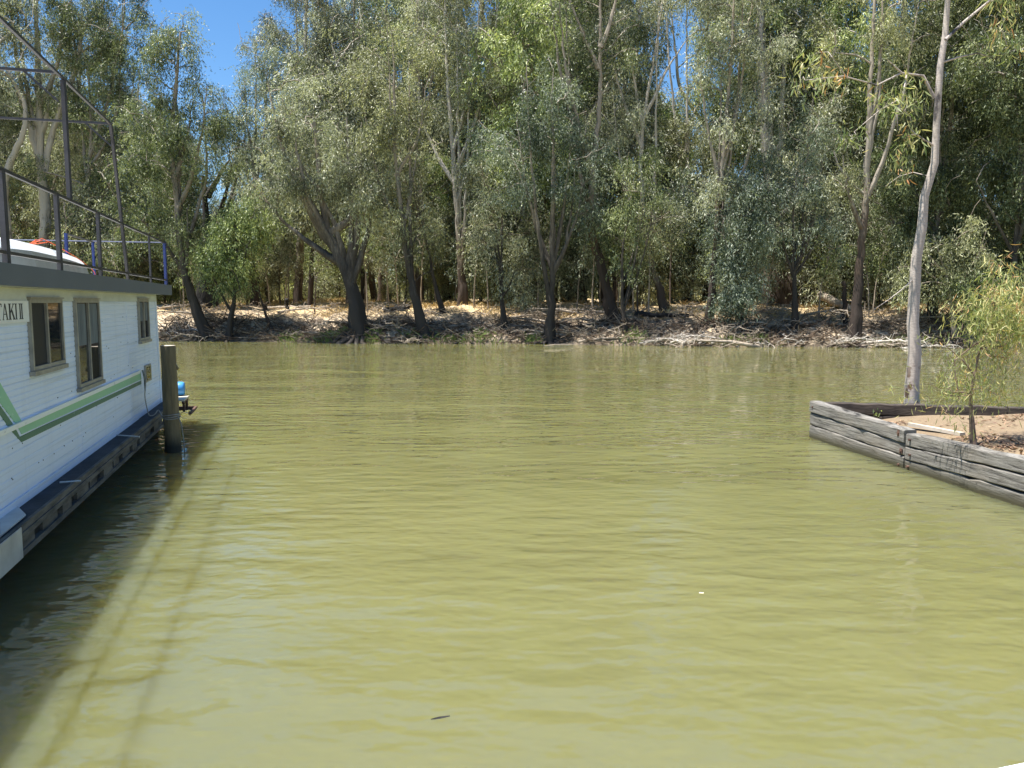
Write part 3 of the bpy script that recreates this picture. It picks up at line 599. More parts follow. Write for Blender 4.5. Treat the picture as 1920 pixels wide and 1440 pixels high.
def wallbox(m, p0, p1, z0, z1, n0, n1):   # box on the wall plane s range, z range, n range
    return m.hexa([B(p0, n0, z0), B(p1, n0, z0), B(p1, n1, z0), B(p0, n1, z0), B(p0, n0, z1), B(p1, n0, z1), B(p1, n1, z1), B(p0, n1, z1)])
def wallpoly(m, pts, n0, n1):   # pixel polygon on the wall plane, extruded
    q = [onp(*p, n1) for p in pts]; k = len(q)
    area = sum(q[i][0] * q[(i + 1) % k][1] - q[(i + 1) % k][0] * q[i][1] for i in range(k))
    if area < 0: q = q[::-1]
    V = [B(s, n1, z) for s, z in q] + [B(s, n0, z) for s, z in q]
    return m.add(V, [tuple(range(k))] + [(i, k + i, k + (i + 1) % k, (i + 1) % k) for i in range(k)])
def slab(name, s0, s1, n0, n1, z0, z1, mat, par=hb_, ext=0):
    m = MB(); wallbox(m, s0, s1, z0, z1, n0, n1); return m.build(name, mat, par)
slab('corner_trim', -.11, .012, .009, .02, ZD, ZD + .02, M_CLAD)
m = MB(); m.hexa([B(-.16, .0085, ZD), B(.006, .0085, ZD), B(.006, .016, ZD), B(-.16, .016, ZD), B(-.33, .0085, ZW), B(-.165, .0085, ZW), B(-.165, .016, ZW), B(-.33, .016, ZW)]).build('corner_strip', M_CLAD, hb_)
slab('top_board', SN, -.18, .009, .02, ZW - .13, ZW, M_CREAM)
slab('skirt_board', SN, -2.5, .009, .022, ZD, ZD + .09, M_CLAD)
M_SCREEN = plain('dark_open_window', (.008, .010, .014), .6)
def window(pl, pr, pt, pb, split, curtain=False, dark=False):
    s0 = onp(pl, (pt + pb) / 2)[0]; s1 = onp(pr, (pt + pb) / 2)[0]; zt = onp(pl, pt)[1]; zb = onp(pl, pb)[1]; fw = .045
    w_ = MB()
    wallbox(w_, s0, s1, zt - fw, zt, .0, .045); wallbox(w_, s0, s1, zb, zb + fw, 0, .045)
    wallbox(w_, s0, s0 + fw, zb + fw, zt - fw, 0, .045); wallbox(w_, s1 - fw, s1, zb + fw, zt - fw, 0, .045)
    sm = s0 + (s1 - s0) * split; wallbox(w_, sm - .022, sm + .022, zb + fw, zt - fw, .0, .042)
    wallbox(w_, s0 - .03, s1 + .03, zb - .05, zb - .002, 0, .065); wallbox(w_, s0 - .015, s1 + .015, zt + .002, zt + .02, 0, .06)
    wf = w_.build('window', M_TRIM, hb_)
    for a, b, nn in ((s0 + fw, sm - .022, .016), (sm + .022, s1 - fw, .026)):
        m = MB(); wallbox(m, a + .001, b - .001, zb + fw, zt - fw, .009, nn); m.build('pane', M_SCREEN if (dark and nn < .02) else M_GLASS, wf)
    if curtain:
        for a, b in ((s0 + fw + .005, s0 + (sm - s0) * .8), (sm + .05, s1 - fw - .06)):
            k = 24; V = []; 
            for i in range(k):
                s_ = a + (b - a) * i / (k - 1); nn = .0275 + .0015 * math.sin(i * 1.9); V += [B(s_, nn, zb + (zt - zb) * .47), B(s_, nn, zt - fw - .01)]
            mesh('curtain', V, [(2 * i, 2 * i + 2, 2 * i + 3, 2 * i + 1) for i in range(k - 1)], M_CURT, wf)
    return wf
window(51, 113, 560, 698, .5, False, True); window(139, 184, 561, 730, .52, True); window(257, 276, 561, 640, .5, True)
# name sign
sg = MB(); s0, zt = onp(47.5, 564); zb = onp(47.5, 603.5)[1]; wallbox(sg, s0 - 2.1, s0, zb, zt, .0, .03); sign = sg.build('name_board', M_CLAD if False else plain('name_board_white', (.72, .73, .72), .5, 0, .06, 4), hb_)
def glyph(m, x0, x1, strokes, y0=570.5, y1=599):
    # strokes in unit box, mapped on the board in wall coordinates
    sa = onp(x0, 585, .03)[0]; sb = onp(x1, 585, .03)[0]; za = zb + .075 * (zt - zb) * 2.0; zc = zt - .13 * (zt - zb)
    for q in strokes:
        k = len(q); V = [B(sa + (sb - sa) * a, .033, za + (zc - za) * b) for a, b in q] + [B(sa + (sb - sa) * a, .029, za + (zc - za) * b) for a, b in q]
        m.add(V, [tuple(range(k))] + [(i, k + i, k + (i + 1) % k, (i + 1) % k) for i in range(k)])
def rect(a, b, c, d): return [(a, b), (c, b), (c, d), (a, d)]
gl = MB()
glyph(gl, -9, 3, [rect(.42, 0, .58, 1), rect(0, .93, 1, 1.001), rect(.3, 0, .7, .05), rect(0, .8, .06, .93), rect(.94, .8, 1, .93)])
glyph(gl, 4.6, 14, [[(.0, .04), (.08, .04), (.52, 1), (.44, 1)], [(.78, .04), (.98, .04), (.6, 1), (.44, 1)], rect(.2, .33, .76, .38), rect(-.06, 0, .2, .04), rect(.68, 0, 1.08, .04)])
glyph(gl, 15.8, 27.5, [rect(.1, .04, .3, .96), rect(0, 0, .4, .04), rect(0, .96, .4, 1), [(.3, .40), (.3, .48), (.78, .96), (.86, .96)], [(.42, .56), (.58, .62), (.98, .04), (.76, .04)], rect(.64, .96, 1, 1), rect(.66, 0, 1.06, .04)])
glyph(gl, 28.3, 31.8, [rect(.25, .04, .75, .96), rect(-.1, 0, 1.1, .04), rect(-.1, .96, 1.1, 1)])
glyph(gl, 35.8, 42.6, [rect(.14, .04, .38, .96), rect(.64, .04, .88, .96), rect(-.05, 0, 1.05, .04), rect(-.05, .96, 1.05, 1)])
gl.build('lettering', M_LETTER, sign)
# stripes
m = MB(); wallpoly(m, [(264, 697), (265, 711), (41, 814), (32, 796)], 0, .0125); wallpoly(m, [(0, 717), (41, 790), (30, 794), (0, 754)], 0, .0125)
wallpoly(m, [(0, 717), (0, 754), (-300, 340), (-300, 200)], 0, .0125); m.build('light_green_stripe', M_LG, hb_)
m = MB(); wallpoly(m, [(265, 713.5), (265, 720), (41, 829), (38, 819)], 0, .0125); wallpoly(m, [(0, 760), (26, 797), (38, 820), (41, 829), (20, 806), (0, 776)], 0, .0120); m.build('dark_green_stripe', M_DG, hb_)
sr, zr = onp(262, 694.5, .03); m = MB(); wallbox(m, SN, sr, zr - .05, zr, 0, .04)
for i in range(40):
    s_ = SN + i * .41
m.build('rubbing_strip', M_RAILW, hb_)
# hatch
s0, zt_ = onp(269, 686); s1, zb_ = onp(281, 712); slab('hatch', s0, s1, 0, .035, zb_, zt_, M_TRIM); 
m = MB(); wallbox(m, s0 + .06, s1 - .06, zb_ + .03, zt_ - .03, .02, .038); m.build('hatch_pane', M_GLASS, hb_)
m = MB()
for s_ in (-3.05, -6.15, -9.3, -12.4): wallbox(m, s_, s_ + .03, ZD + .1, onp(262, 694.5, .03)[1] - .06, 0, .0105); wallbox(m, s_, s_ + .03, onp(262, 694.5, .03)[1] + .005, ZW - .14, 0, .0105)
m.build('panel_joints', M_CLAD, hb_)
# screws on cladding
m = MB(); rs = np.random.default_rng(3)
for i in range(60):
    s_ = rs.uniform(-9.5, -.8); z_ = rs.choice([.85, 1.15, 1.45, 1.9, 2.3]) + rs.normal(0, .02); wallbox(m, s_, s_ + .012, z_, z_ + .012, 0, .011)
m.build('screws', M_DARKIN, hb_)
# deck, edge timbers and pontoon
DO = float((at_z(0, 1019, ZD) - O0) @ NN)  # outer deck edge
slab('deck', SN, .05, -.3, DO - .035, ZD - .05, ZD - .003, M_DECK)
slab('deck_edge_timber', SN, .15, DO - .034, DO, ZD - .06, ZD + .004, M_WOODG)
m = MB(); wallbox(m, SN, .1, ZD - .115, ZD - .062, DO - .05, DO + .012); m.build('edge_rail', M_WOODG, hb_)
m = MB(); s_ = -15.5; wallbox(m, SN, .1, ZD - .29, ZD - .235, DO - .06, DO - .005)
i = 0
while s_ < 0:
    wallbox(m, s_, s_ + (.5 if i % 2 else .34), ZD - .235, ZD - .115, DO - .06, DO - .012 - .01 * (i % 3)); s_ += .62; i += 1
m.build('edge_truss', M_WOODG, hb_)
slab('pontoon', SN, -.3, -WID + .2, DO - .3, -.4, ZD - .05, M_HULL)
for i, (pa, pb) in enumerate([((219, 817), (261, 820)), ((112, 906), (152, 903))]):
    a = at_z(*pa, ZD); b = at_z(*pb, ZD); m = MB(); m.tube([a + UP * .008, b + UP * .008], .012, 6); m.build('deck_strap', M_SHEET, hb_)
q = [at_z(*p, ZD + .012) for p in [(0, 962), (30, 948), (49, 967), (0, 1008)]]; V = [x for x in q] + [x + UP * .012 for x in q]
m = MB(); m.hexa(V); m.build('metal_flap', M_SHEET, hb_)
s0 = onp(42, 1020, DO + .02)[0]; slab('hanging_sheet', s0 - 2.2, s0, DO + .014, DO + .022, ZD - .27, ZD + .006, M_SHEET)
# roof
RO = .21
ZR = onp(0, 491, RO)[1]; ZF = onp(0, 534.5, RO)[1]; SE = onp(322, 535.6, RO)[0]
slab('roof', SN, SE - .03, -WID - .2, RO - .03, ZR - .06, ZR - .012, M_ROOF)
m = MB(); wallbox(m, SN, SE, ZF, ZR, RO - .03, RO); wallbox(m, SE - .03, SE, ZF + .001, ZR - .001, -WID - .23, RO - .031); wallbox(m, SN, SE, ZF, ZR, -WID - .23, -WID - .2); m.build('roof_fascia', M_FASCIA, hb_)
slab('roof_soffit', SN, SE - .031, -WID - .19, RO - .031, ZF + .01, ZF + .03, M_CREAM)
# railing: near side plane RP
RP = RO - .05
def post(name, px, py0, py1, mat, off=RP, w=.022, z0=None):
    s_, z1 = onp(px, py0, off); zz0 = ZR - .01 if z0 is None else z0
    m = MB(); m.tube([B(s_, off, zz0), B(s_, off, z1)], w * 1.2, 4, sq=True); return m.build(name, mat, hb_)
sE, zT = onp(308, 455, RP); zL = onp(311, 522, RP)[1] 
for px, py0, mat, w_ in [(2, 330, M_STEEL, .03), (105, 368, M_STEEL, .026), (183, 400, M_STEEL, .024), (279, 440, M_STEEL, .018), (308, 455, M_BLUE, .028)]:
    s_ = onp(px, py0, RP)[0]; m = MB(); m.tube([B(s_, RP, ZR - .01), B(s_, RP, zT)], w_ * 1.2, 4, sq=True); m.build('rail_post', mat, hb_)
for s_ in (-11.2, -13.4, -15.6):
    m = MB(); m.tube([B(s_, RP, ZR - .01), B(s_, RP, zT)], .03, 4, sq=True); m.build('rail_post', M_STEEL, hb_)
for zz, nm in ((zT, 'top_rail'), (ZR + .10, 'lower_rail')):
    m = MB(); m.tube([B(SN + .1, RP, zz), B(sE + .03, RP, zz)], .022, 4, sq=True); m.build(nm, M_STEEL, hb_)
m = MB(); m.tube([B(sE, RP, zT + .002), B(sE, -WID - .1, zT + .002)], .013, 6); m.build('end_rail', M_STEELB, hb_)
m = MB(); m.tube([B(-15, -WID - .1, zT), B(sE, -WID - .1, zT)], .014, 6); m.build('far_side_rail', M_STEELB, hb_)
for n_ in (-1.15, -2.9, -WID - .1):
    m = MB(); m.tube([B(sE, n_, ZR - .01), B(sE, n_, zT)], .028, 4, sq=True); m.build('rail_post', M_BLUE, hb_)
m = MB(); m.tube([B(sE, -1.15, zT - .01), B(sE - 1.9, -1.15, zT - .01)], .016, 6); m.build('stair_rail', M_STEEL, hb_)
m = MB(); m.tube([B(sE - 1.9, -1.15, ZR - .01), B(sE - 1.9, -1.15, zT)], .03, 4, sq=True); m.build('rail_post', M_BLUE, hb_)
# canopy frame
sC, zC = onp(207, 232, RP); s2, _ = onp(240, 520, RP); sk, zk = onp(211, 262, RP)
m = MB(); m.tube([B(SN + .5, RP, zC), B(sC, RP, zC)], .022, 4, sq=True); m.build('canopy_beam', M_STEEL, hb_)
m = MB(); m.tube([B(SN + .5, -WID + .1, zC), B(sC, -WID + .1, zC)], .02, 4, sq=True); m.build('canopy_beam', M_STEEL, hb_)
m = MB(); m.tube([B(sC, RP, zC), B(sk, RP, zk), B(s2, RP, ZR - .01)], .028, 4, sq=True); m.build('canopy_post', M_STEEL, hb_)
m = MB(); m.tube([B(sC, -WID + .1, zC), B(s2, -WID + .1, ZR - .01)], .028, 4, sq=True); m.build('canopy_post', M_STEEL, hb_)
s3 = onp(118, 150, RP)[0]; m = MB(); m.tube([B(s3, RP, zC - .02), B(s3, RP, zT)], .032, 4, sq=True); m.build('canopy_post', M_STEEL, hb_)
s4 = onp(107, 145, RP)[0]
for s_ in (sC, s4, s4 - 2.3, s4 - 4.6):
    m = MB(); m.tube([B(s_, RP, zC + .002), B(s_, -WID + .1, zC + .002)], .022, 4, sq=True)
    m.tube([B(s_, RP, zC - .32), B(s_, RP - .34, zC)], .016, 4, sq=True); m.build('canopy_crossbar', M_STEEL, hb_)
for s_ in (s4 - 2.3, s4 - 4.6):
    m = MB(); m.tube([B(s_, RP, zC - .02), B(s_, RP, zT)], .032, 4, sq=True); m.build('canopy_post', M_STEEL, hb_)
# bow platform
zP, zQ = ZD + .02, ZD - .27
pA = at_z(355, 741, zP) - O0; pB = at_z(368, 763, zQ) - O0; sA, nA = float(pA @ U), float(pA @ NN); sB, nB_ = float(pB @ U), float(pB @ NN)
m = MB(); wallbox(m, .06, sA, zP - .035, zP, -WID + .3, nA); m.build('bow_platform', M_PLY, hb_)
m = MB(); m.tube([B(.0, nB_, zQ), B(sB, nB_, zQ)], .035, 4, sq=True); m.tube([B(sB - .02, nB_ + .02, zQ), B(sB - .02, -4., zQ)], .035, 4, sq=True); m.tube([B(sA - .08, nB_, zQ + .001), B(sA - .08, -4., zQ + .001)], .028, 4, sq=True)
m.tube([B(.1, nA - .04, zP - .06), B(sA - .02, nA - .04, zP - .06)], .03, 4, sq=True); m.tube([B(sA - .03, nA - .04, zP - .061), B(sA - .03, -4., zP - .061)], .03, 4, sq=True)
for s_, n_ in ((sA - .06, nA - .05), (.35, nA - .05), (sA - .06, -1.2), (sA - .06, -2.6), (sA - .06, -4.)): m.tube([B(s_, n_, zQ), B(s_, n_, zP - .04)], .03, 4, sq=True)
m.build('bow_frame', M_RUST, hb_)
# plastic drum on bow platform
bc = at_z(347, 741, zP) - U * .05; V, Q = tube([bc + NN * a for a in (-.55, -.545, -.52, -.4, -.2, -.1, -.03, 0, .005)] + UP * .15, arr([.01, .17, .195, .2, .2, .2, .195, .17, .01]) * .75, 20)
tag(mesh('plastic_drum', V, Q, plain('blue_plastic', (.06, .28, .62), .35, 0, .05, 3), None, True), 'blue plastic drum lying on the bow platform behind the mooring pile', 'drum')
V, Q = tube([B(.25, -.02, zP), B(.25, -.02, zP + .35), B(.25, -.02, zP + .36), B(.25, -.02, zP + .42)], [.06, .06, .05, .05], 12)
tag(mesh('fender_can', V, Q, plain('white_plastic', (.7, .7, .68), .4), None, True), 'small white can beside the blue drum on the bow platform', 'can')
# upturned dinghy on the roof
dg = empty('dinghy', B(-5.5, -1.2, ZR), 'white and silver dinghy lying upside down on the houseboat roof behind the rail', 'dinghy')
sF = onp(214, 500, -.25)[0]; K = 16; secs = []
for i in range(K):
    t_ = i / (K - 1); s_ = sF - .02 - 4.2 * (1 - t_); w_ = .66 * (1 - .12 * t_ ** 3) * (min(1, .45 + t_ * 2.2)); h_ = .50 * (1 - .28 * t_ ** 2.2) * (1 - .10 * (1 - t_))
    if i == K - 1: w_ *= .97
    ring = [(-w_, 0), (-w_ * .99, .035), (-w_ * .93, .05), (-w_ * .84, h_ * .62), (-w_ * .72, h_ * .86), (-w_ * .4, h_ * .96), (-w_ * .08, h_ * .985), (0, h_ * 1.03)]; ring += [(-a, b) for a, b in ring[-2::-1]]
    secs.append([B(s_, -1.15 + a, ZR + .03 + b) for a, b in ring])
k = len(secs[0]); V = arr(secs).reshape(-1, 3)
Fh = [(i * k + j, i * k + j + 1, (i + 1) * k + j + 1, (i + 1) * k + j) for i in range(K - 1) for j in range(k - 1)]
Fh += [tuple((K - 1) * k + j for j in range(k)), tuple(range(k - 1, -1, -1))]
M_ALU = plain('bare_aluminium', (.52, .53, .50), .35, .7, .1, 4); M_WP = plain('white_gloss_paint', (.85, .87, .88), .3, 0, .03, 2)
midx = [(0 if (j < 3 or j > k - 5) else 1) for i in range(K - 1) for j in range(k - 1)] + [0, 0]
hull = mesh('hull', V, Fh, M_ALU, dg, False, mats=[M_ALU, M_WP], midx=midx)
m = MB(); m.tube([B(sF - 4.1, -1.15 + .63 * .6, ZR + .045), B(sF - 3, -1.15 + .665, ZR + .045), B(sF - .1, -1.15 + .6, ZR + .045)], .022, 8); m.build('gunwale', M_ALU, dg)
M_OR = plain('orange_rope', (.75, .12, .03), .7)
so = onp(95, 472, -.9)[0]; q = []
rs = np.random.default_rng(9)
P_ = [B(so - .18, -1.15, ZR + .53), B(so + .02, -1.0, ZR + .57), B(so + .18, -.85, ZR + .50), B(so + .30, -.62, ZR + .38), B(so + .42, -.46, ZR + .24), B(so + .52, -.40, ZR + .12), B(so + .40, -.38, ZR + .04)]
m = MB()
for e in range(3): m.tube(arr(P_[:2]) + rs.normal(0, .05, (2, 3)) * np.array([1, 1, .3]), .007, 5)
m.tube(arr(P_) + rs.normal(0, .02, (7, 3)), .0045, 5)
tag(m.build('orange_rope', M_OR, None, True), 'tangled orange rope thrown over the upturned dinghy', 'rope')
# pile and rope
pb_ = at_z(325, 847, 0); pt_ = at_y(315, 648, pb_[1]); rr = .125
ax = pt_ - pb_; P_ = [pb_ - ax * .5] + [pb_ + ax * f_ for f_ in np.linspace(0, 1, 9)]
mp = empty('mooring_pile', pb_ * np.array([1, 1, 0]), 'brown round timber mooring pile standing in the water at the houseboat bow', 'mooring pile')
tb = NT('pile_timber'); co = tb.coord((1, 1, .12)); f_ = tb.noise(co, 16, 6, .7); f2 = tb.noise(tb.coord((1, 1, .6)), 3, 4, .6)
zz = tb.n('ShaderNodeSeparateXYZ', Vector=tb.coord()).outputs[2]; wet = tb.n('ShaderNodeMapRange', Value=zz, **{'From__Min': .32, 'From__Max': .1}).outputs[0]
c = tb.ramp(f_, [(.3, (.10, .078, .042)), (.65, (.20, .155, .085))]); c = tb.mix(tb.ramp(f2, [(.5, 0.), (.7, .6)]), c, (.09, .085, .06)); c = tb.mix(wet, c, (.03, .028, .018)); tb.bump(f_, .9, .02)
M_PILE = tb.p(Base__Color=c, Roughness=.85)
V, Q = tube(P_, rr * np.array([1.1, 1.1, 1.06, 1.04, 1.02, 1.01, 1.0, .99, .97, .95]), 20, jit=.012); mesh('shaft', V, Q, M_PILE, mp, True)
V, Q = tube([pt_ - UP * .012, pt_ + UP * .004, pt_ + UP * .006], [rr * .94, rr * .9, .001], 20); mesh('sawn_top', V, Q, M_PLY, mp)
V, Q = tube([pb_ + ax * .80 + NN * .10, pb_ + ax * .78 + NN * .15 - UP * 0], [.045, .02], 8); mesh('knot', V, Q, M_PILE, mp, True)
M_ROPE = plain('grey_mooring_rope', (.30, .29, .26), .9, 0, .2, 20)
zk_ = pb_[2] + .6; pc = pb_ + ax * (zk_ / ax[2]); m = MB()
for e in range(3):
    a = np.linspace(0, 2 * math.pi, 25); m.tube([pc + np.array([math.cos(x_) * (rr * 1.06 + .008), math.sin(x_) * (rr * 1.06 + .008), .02 * e + .02 * math.sin(x_ + e)]) for x_ in a], .009, 5)
h1 = arr(B(*(lambda sz: (sz[0], .05, sz[1]))(onp(267, 694, .05)))); 
pts = [h1, h1 + NN * .04 - UP * .25, B(onp(270, 745, .06)[0], .07, onp(270, 745, .07)[1]), at_z(279, 781, ZD + .01), at_z(290, 778, ZD + .02), at_z(297, 767, ZD + .05), pc - NN * .13 - U * .05]
P_ = arr(pts); L = np.linspace(0, len(P_) - 1, 40); Pi = np.stack([np.interp(L, range(len(P_)), P_[:, i]) for i in range(3)], 1)
for _ in range(3): Pi[1:-1] = .25 * Pi[:-2] + .5 * Pi[1:-1] + .25 * Pi[2:]
m.tube(Pi, .010, 6)
for e in range(4): m.tube([h1 + U * (-.05 + .03 * e), h1 + U * (.02 * e) + NN * .05 - UP * .12, h1 + U * (.08 - .02 * e) + NN * .02 - UP * (.28 + .05 * e), h1 + U * .1 - UP * .05], .008, 5)
pd = pc + np.array([.14, -.05, 0]); m.tube([pc + np.array([rr, -.04, .03]), pd + np.array([.04, 0, -.1]), pd + np.array([.07, 0, -.35]), pd + np.array([.08, 0, -.7])], .009, 5)
tag(m.build('mooring_rope', M_ROPE, None, True), 'thin grey rope hanging from the hull hatch and knotted round the timber pile', 'rope')
# white gunwale of the boat the picture is taken from
ga, gb, gc = at_z(1868, 1441, 1.5), at_z(1921, 1427, 1.5), at_z(2400, 1330, 1.5); out_ = np.array([.05, -.5, 0])
m = MB(); a_, b_ = ga - (gc - ga) * .15, gc; m.hexa([a_ + out_ - UP * .12, b_ + out_ - UP * .12, b_ - UP * .12, a_ - UP * .12, a_ + out_, b_ + out_, b_, a_])
tag(m.build('boat_gunwale', M_WP), 'sliver of white boat edge in the bottom right corner', 'boat edge')
# floating leaf
c_ = at_z(826, 1347, .004); m = MB()
V = []; 
for i, (a, w_) in enumerate([(-.055, 0.001), (-.03, .008), (0, .011), (.03, .008), (.06, .002)]): V += [c_ + np.array([a, a * .35 - w_ - a * a * 8, .004 + a * a * 4]), c_ + np.array([a, a * .35 + w_ - a * a * 8, .008 + a * a * 4])]
tag(mesh('floating_leaf', V, [(2 * i, 2 * i + 2, 2 * i + 3, 2 * i + 1) for i in range(4)], B_BLACK), 'single dark narrow leaf floating on the open water', 'leaf')

c_ = at_z(1315, 1112, .006); m = MB(); m.add([c_ + np.array([a, b, 0.004 * (i % 2)]) for i, (a, b) in enumerate([(-.022, 0), (-.008, -.016), (.016, -.012), (.024, .006), (.004, .017), (-.014, .013)])], [(0, 1, 2, 3, 4, 5)])
tag(m.build('floating_petal', M_PLY), 'tiny pale fleck floating on the open water right of centre', 'fleck')
# ------------------------------------------------------------------ timber walled spit on the right
tw = NT('weathered_grey_sleeper'); co = tw.coord((1, .35, 6)); g1 = tw.noise(co, 5, 8, .75, .6); g2 = tw.noise(tw.coord((1, .6, 1.5)), 2.2, 5, .6)
c = tw.ramp(g1, [(.36, (.016, .014, .012)), (.46, (.13, .122, .108)), (.66, (.29, .275, .25))]); c = tw.mix(tw.ramp(g2, [(.5, 0.), (.75, .45)]), c, (.27, .23, .18))
zz = tw.n('ShaderNodeSeparateXYZ', Vector=tw.coord()).outputs[2]; wet = tw.n('ShaderNodeMapRange', Value=zz, **{'From__Min': .16, 'From__Max': .03}).outputs[0]
c = tw.mix(wet, c, (.05, .045, .02)); tw.bump(g1, 1., .03); M_SLEEP = tw.p(Base__Color=c, Roughness=.9)
M_SLEEPD = plain('dark_sleeper', (.07, .055, .045), .9, 0, .4, 3, (1, 1, 4), .02)
A_ = at_z(1517, 820, 0); E_ = at_z(1920, 953, 0); dW = unit(E_ - A_); LW = np.linalg.norm(E_ - A_)
nW = np.array([-dW[1], dW[0], 0]); nW = nW if nW[0] > 0 else -nW    # inward
wr = empty('timber_retaining_wall', A_, 'weathered grey sleeper wall holding the sandy spit', 'retaining wall')
rs = np.random.default_rng(12)
def beam(name, a, b, za, zb, th, mat, n_=16, inward=nW, chip=.5, off=0.):
    # za,zb: (bottom, top) at each end
    V = []; a = arr(a); b = arr(b); k = n_
    w1 = rs.normal(0, .008, k); w2 = rs.normal(0, .008, k); w3 = rs.normal(0, .006, k)
    for i in range(k):
        f_ = i / (k - 1); p = a + (b - a) * f_; z0 = za[0] + (zb[0] - za[0]) * f_ + w1[i] * .6 + .004; z1 = za[1] + (zb[1] - za[1]) * f_ + w2[i] - .007
        o_ = off + w3[i]; c_ = .014
        ring = [(o_, z0 + c_), (o_ + c_, z0), (th - c_, z0), (th, z0 + c_), (th, z1 - c_), (th - c_, z1), (o_ + c_ * 1.3, z1), (o_, z1 - c_ * 1.3)]
        V += [p + inward * x_ + UP * z_ for x_, z_ in ring]
    Fq = [(i * 8 + j, i * 8 + (j + 1) % 8, (i + 1) * 8 + (j + 1) % 8, (i + 1) * 8 + j) for i in range(k - 1) for j in range(8)]
    Fq += [tuple(range(7, -1, -1)), tuple((k - 1) * 8 + j for j in range(8))]
    return mesh(name, V, Fq, mat, wr)
J = A_ + dW * 2.86; far_ = A_ + dW * 9.5; J0 = A_ * 0 + J
tops = dict(A=(.70, .485, .245, -.25), J1=(.61, .385, .19, -.25), J2=(.565, .35, .14, -.25), E=(.69, .50, .27, -.25))
for i in range(3):
    beam('sleeper', A_ - dW * .02, J - dW * .012, (tops['A'][i + 1], tops['A'][i]), (tops['J1'][i + 1], tops['J1'][i]), .2, M_SLEEP, off=.012 * (i % 2))
    beam('sleeper', J + dW * .012, far_, (tops['J2'][i + 1], tops['J2'][i]), (tops['E'][i + 1] + .03, tops['E'][i] + .03), .21, M_SLEEP, 30, off=.01 * ((i + 1) % 2))
bdir = unit(np.array([9.15, 14.1, 0]) - A_ * np.array([1, 1, 0])); Bk = A_ + bdir * 30
nB = np.array([bdir[1], -bdir[0], 0]); nB = nB if nB[1] < 0 else -nB
for i in range(3):
    s0 = .215
    for a_, b_ in ((s0, 3.3), (3.32, 8.5), (8.52, 30)):
        beam('sleeper', A_ + bdir * a_, A_ + bdir * b_, (tops['A'][i + 1], tops['A'][i]), (tops['A'][i + 1], tops['A'][i] + (.0 if a_ < 9 else .02)), .19, M_SLEEPD if i or a_ > 0 else M_SLEEP, 14, inward=nB)
m = MB()
for s_, z_, L_ in [(2.70, .53, .10), (2.78, .26, .08), (2.98, .47, .05), (3.0, .24, .06), (2.96, .05, .06), (2.74, .04, .05), (.1, .60, .03)]:
    p = A_ + dW * s_ + UP * z_; m.tube([p + nW * .02, p - nW * .022], .018, 8)
    m.hexa([p - nW * .006 + dW * x_ - UP * y_ + nW * w_ for w_ in (0, .012) for x_, y_ in ((-.03, L_ * .5), (.03, L_ * .5), (.03, -L_ * .5), (-.03, -L_ * .5))]) if L_ > .07 else None
m.build('bolts', M_RUST, wr)
# sand surface
def sandz(x, y):
    p = np.stack([x - A_[0], y - A_[1]], -1); dl = p @ nW[:2]; db = p @ nB[:2]; sl = p @ dW[:2]
    z = .56 + (vn(x, y, 1.1, 8) - .5) * .07 + (vn(x, y, .35, 9) - .5) * .035 + .10 * np.clip((x - 7.2) / 2, 0, 1)
    z = z - .22 * np.exp(-(np.hypot(p[..., 0] - .35, p[..., 1] + .45) / .75) ** 2) - .10 * np.exp(-(db / .35) ** 2) - .12 * np.exp(-((dl - .2) / .18) ** 2)
    return z
a_ = np.concatenate([np.arange(.17, 5, .07), np.arange(5, 26, .5)]); b_ = np.concatenate([np.arange(.16, 9, .08)])
AA, BB = np.meshgrid(a_, b_); inv = np.linalg.inv(np.array([nW[:2], nB[:2]])); XY = np.stack([AA, BB], -1) @ inv.T + A_[:2]
ZZ = sandz(XY[..., 0], XY[..., 1]); na, nb = len(a_), len(b_); ii = (np.arange(nb - 1)[:, None] * na + np.arange(na - 1)[None]).ravel()
ts = NT('spit_sand'); co = ts.coord((1, 1, 1), 'World'); f1 = ts.noise(co, 1.5, 6, .65); f2 = ts.noise(co, 30, 5, .7); f3 = ts.noise(co, 9, 6, .7)
c = ts.ramp(f2, [(.3, (.17, .12, .072)), (.65, (.275, .205, .125))]); c = ts.mix(ts.ramp(f1, [(.5, 0.), (.65, .6)]), c, (.18, .13, .085)); c = ts.mix(ts.ramp(f3, [(.62, 0.), (.72, .7)]), c, (.11, .075, .045)); ts.bump(ts.math('ADD', f2, f3), .8, .03)
sp = mesh('sandy_ground', np.concatenate([XY, ZZ[..., None]], -1).reshape(-1, 3), np.stack([ii, ii + 1, ii + na + 1, ii + na], -1), ts.p(Base__Color=c, Roughness=.95), smooth=True); tag(sp, kind='structure')
# leaf litter on the sand
rs = np.random.default_rng(15); k = 12000; lx = rs.uniform(6.4, 12, k); ly = rs.uniform(8.2, 13.6, k)
keep = (vn(lx, ly, .8, 4) + .45 * np.exp(-((ly - (10.9 - .25 * (lx - 7.5))) / .9) ** 2) + rs.normal(0, .1, k) > .68) & (((np.stack([lx - A_[0], ly - A_[1]], -1)) @ nW[:2]) > .22)
lx, ly = lx[keep], ly[keep]; k = len(lx); lz = sandz(lx, ly) + .012; an = rs.uniform(0, 6.28, k); ll = rs.uniform(.03, .07, k)
D = np.stack([np.cos(an), np.sin(an), rs.normal(0, .25, k)], 1) * ll[:, None]; Wv = np.stack([-np.sin(an), np.cos(an), rs.normal(0, .4, k)], 1) * (ll * .22)[:, None]; P_ = np.stack([lx, ly, lz], 1)
V = np.stack([P_ - D, P_ - Wv, P_ + D, P_ + Wv], 1).reshape(-1, 3)
M_LIT = leafmat('fallen_leaves', (.07, .04, .025), (.22, .13, .08), (.42, .27, .17), .1, .7)
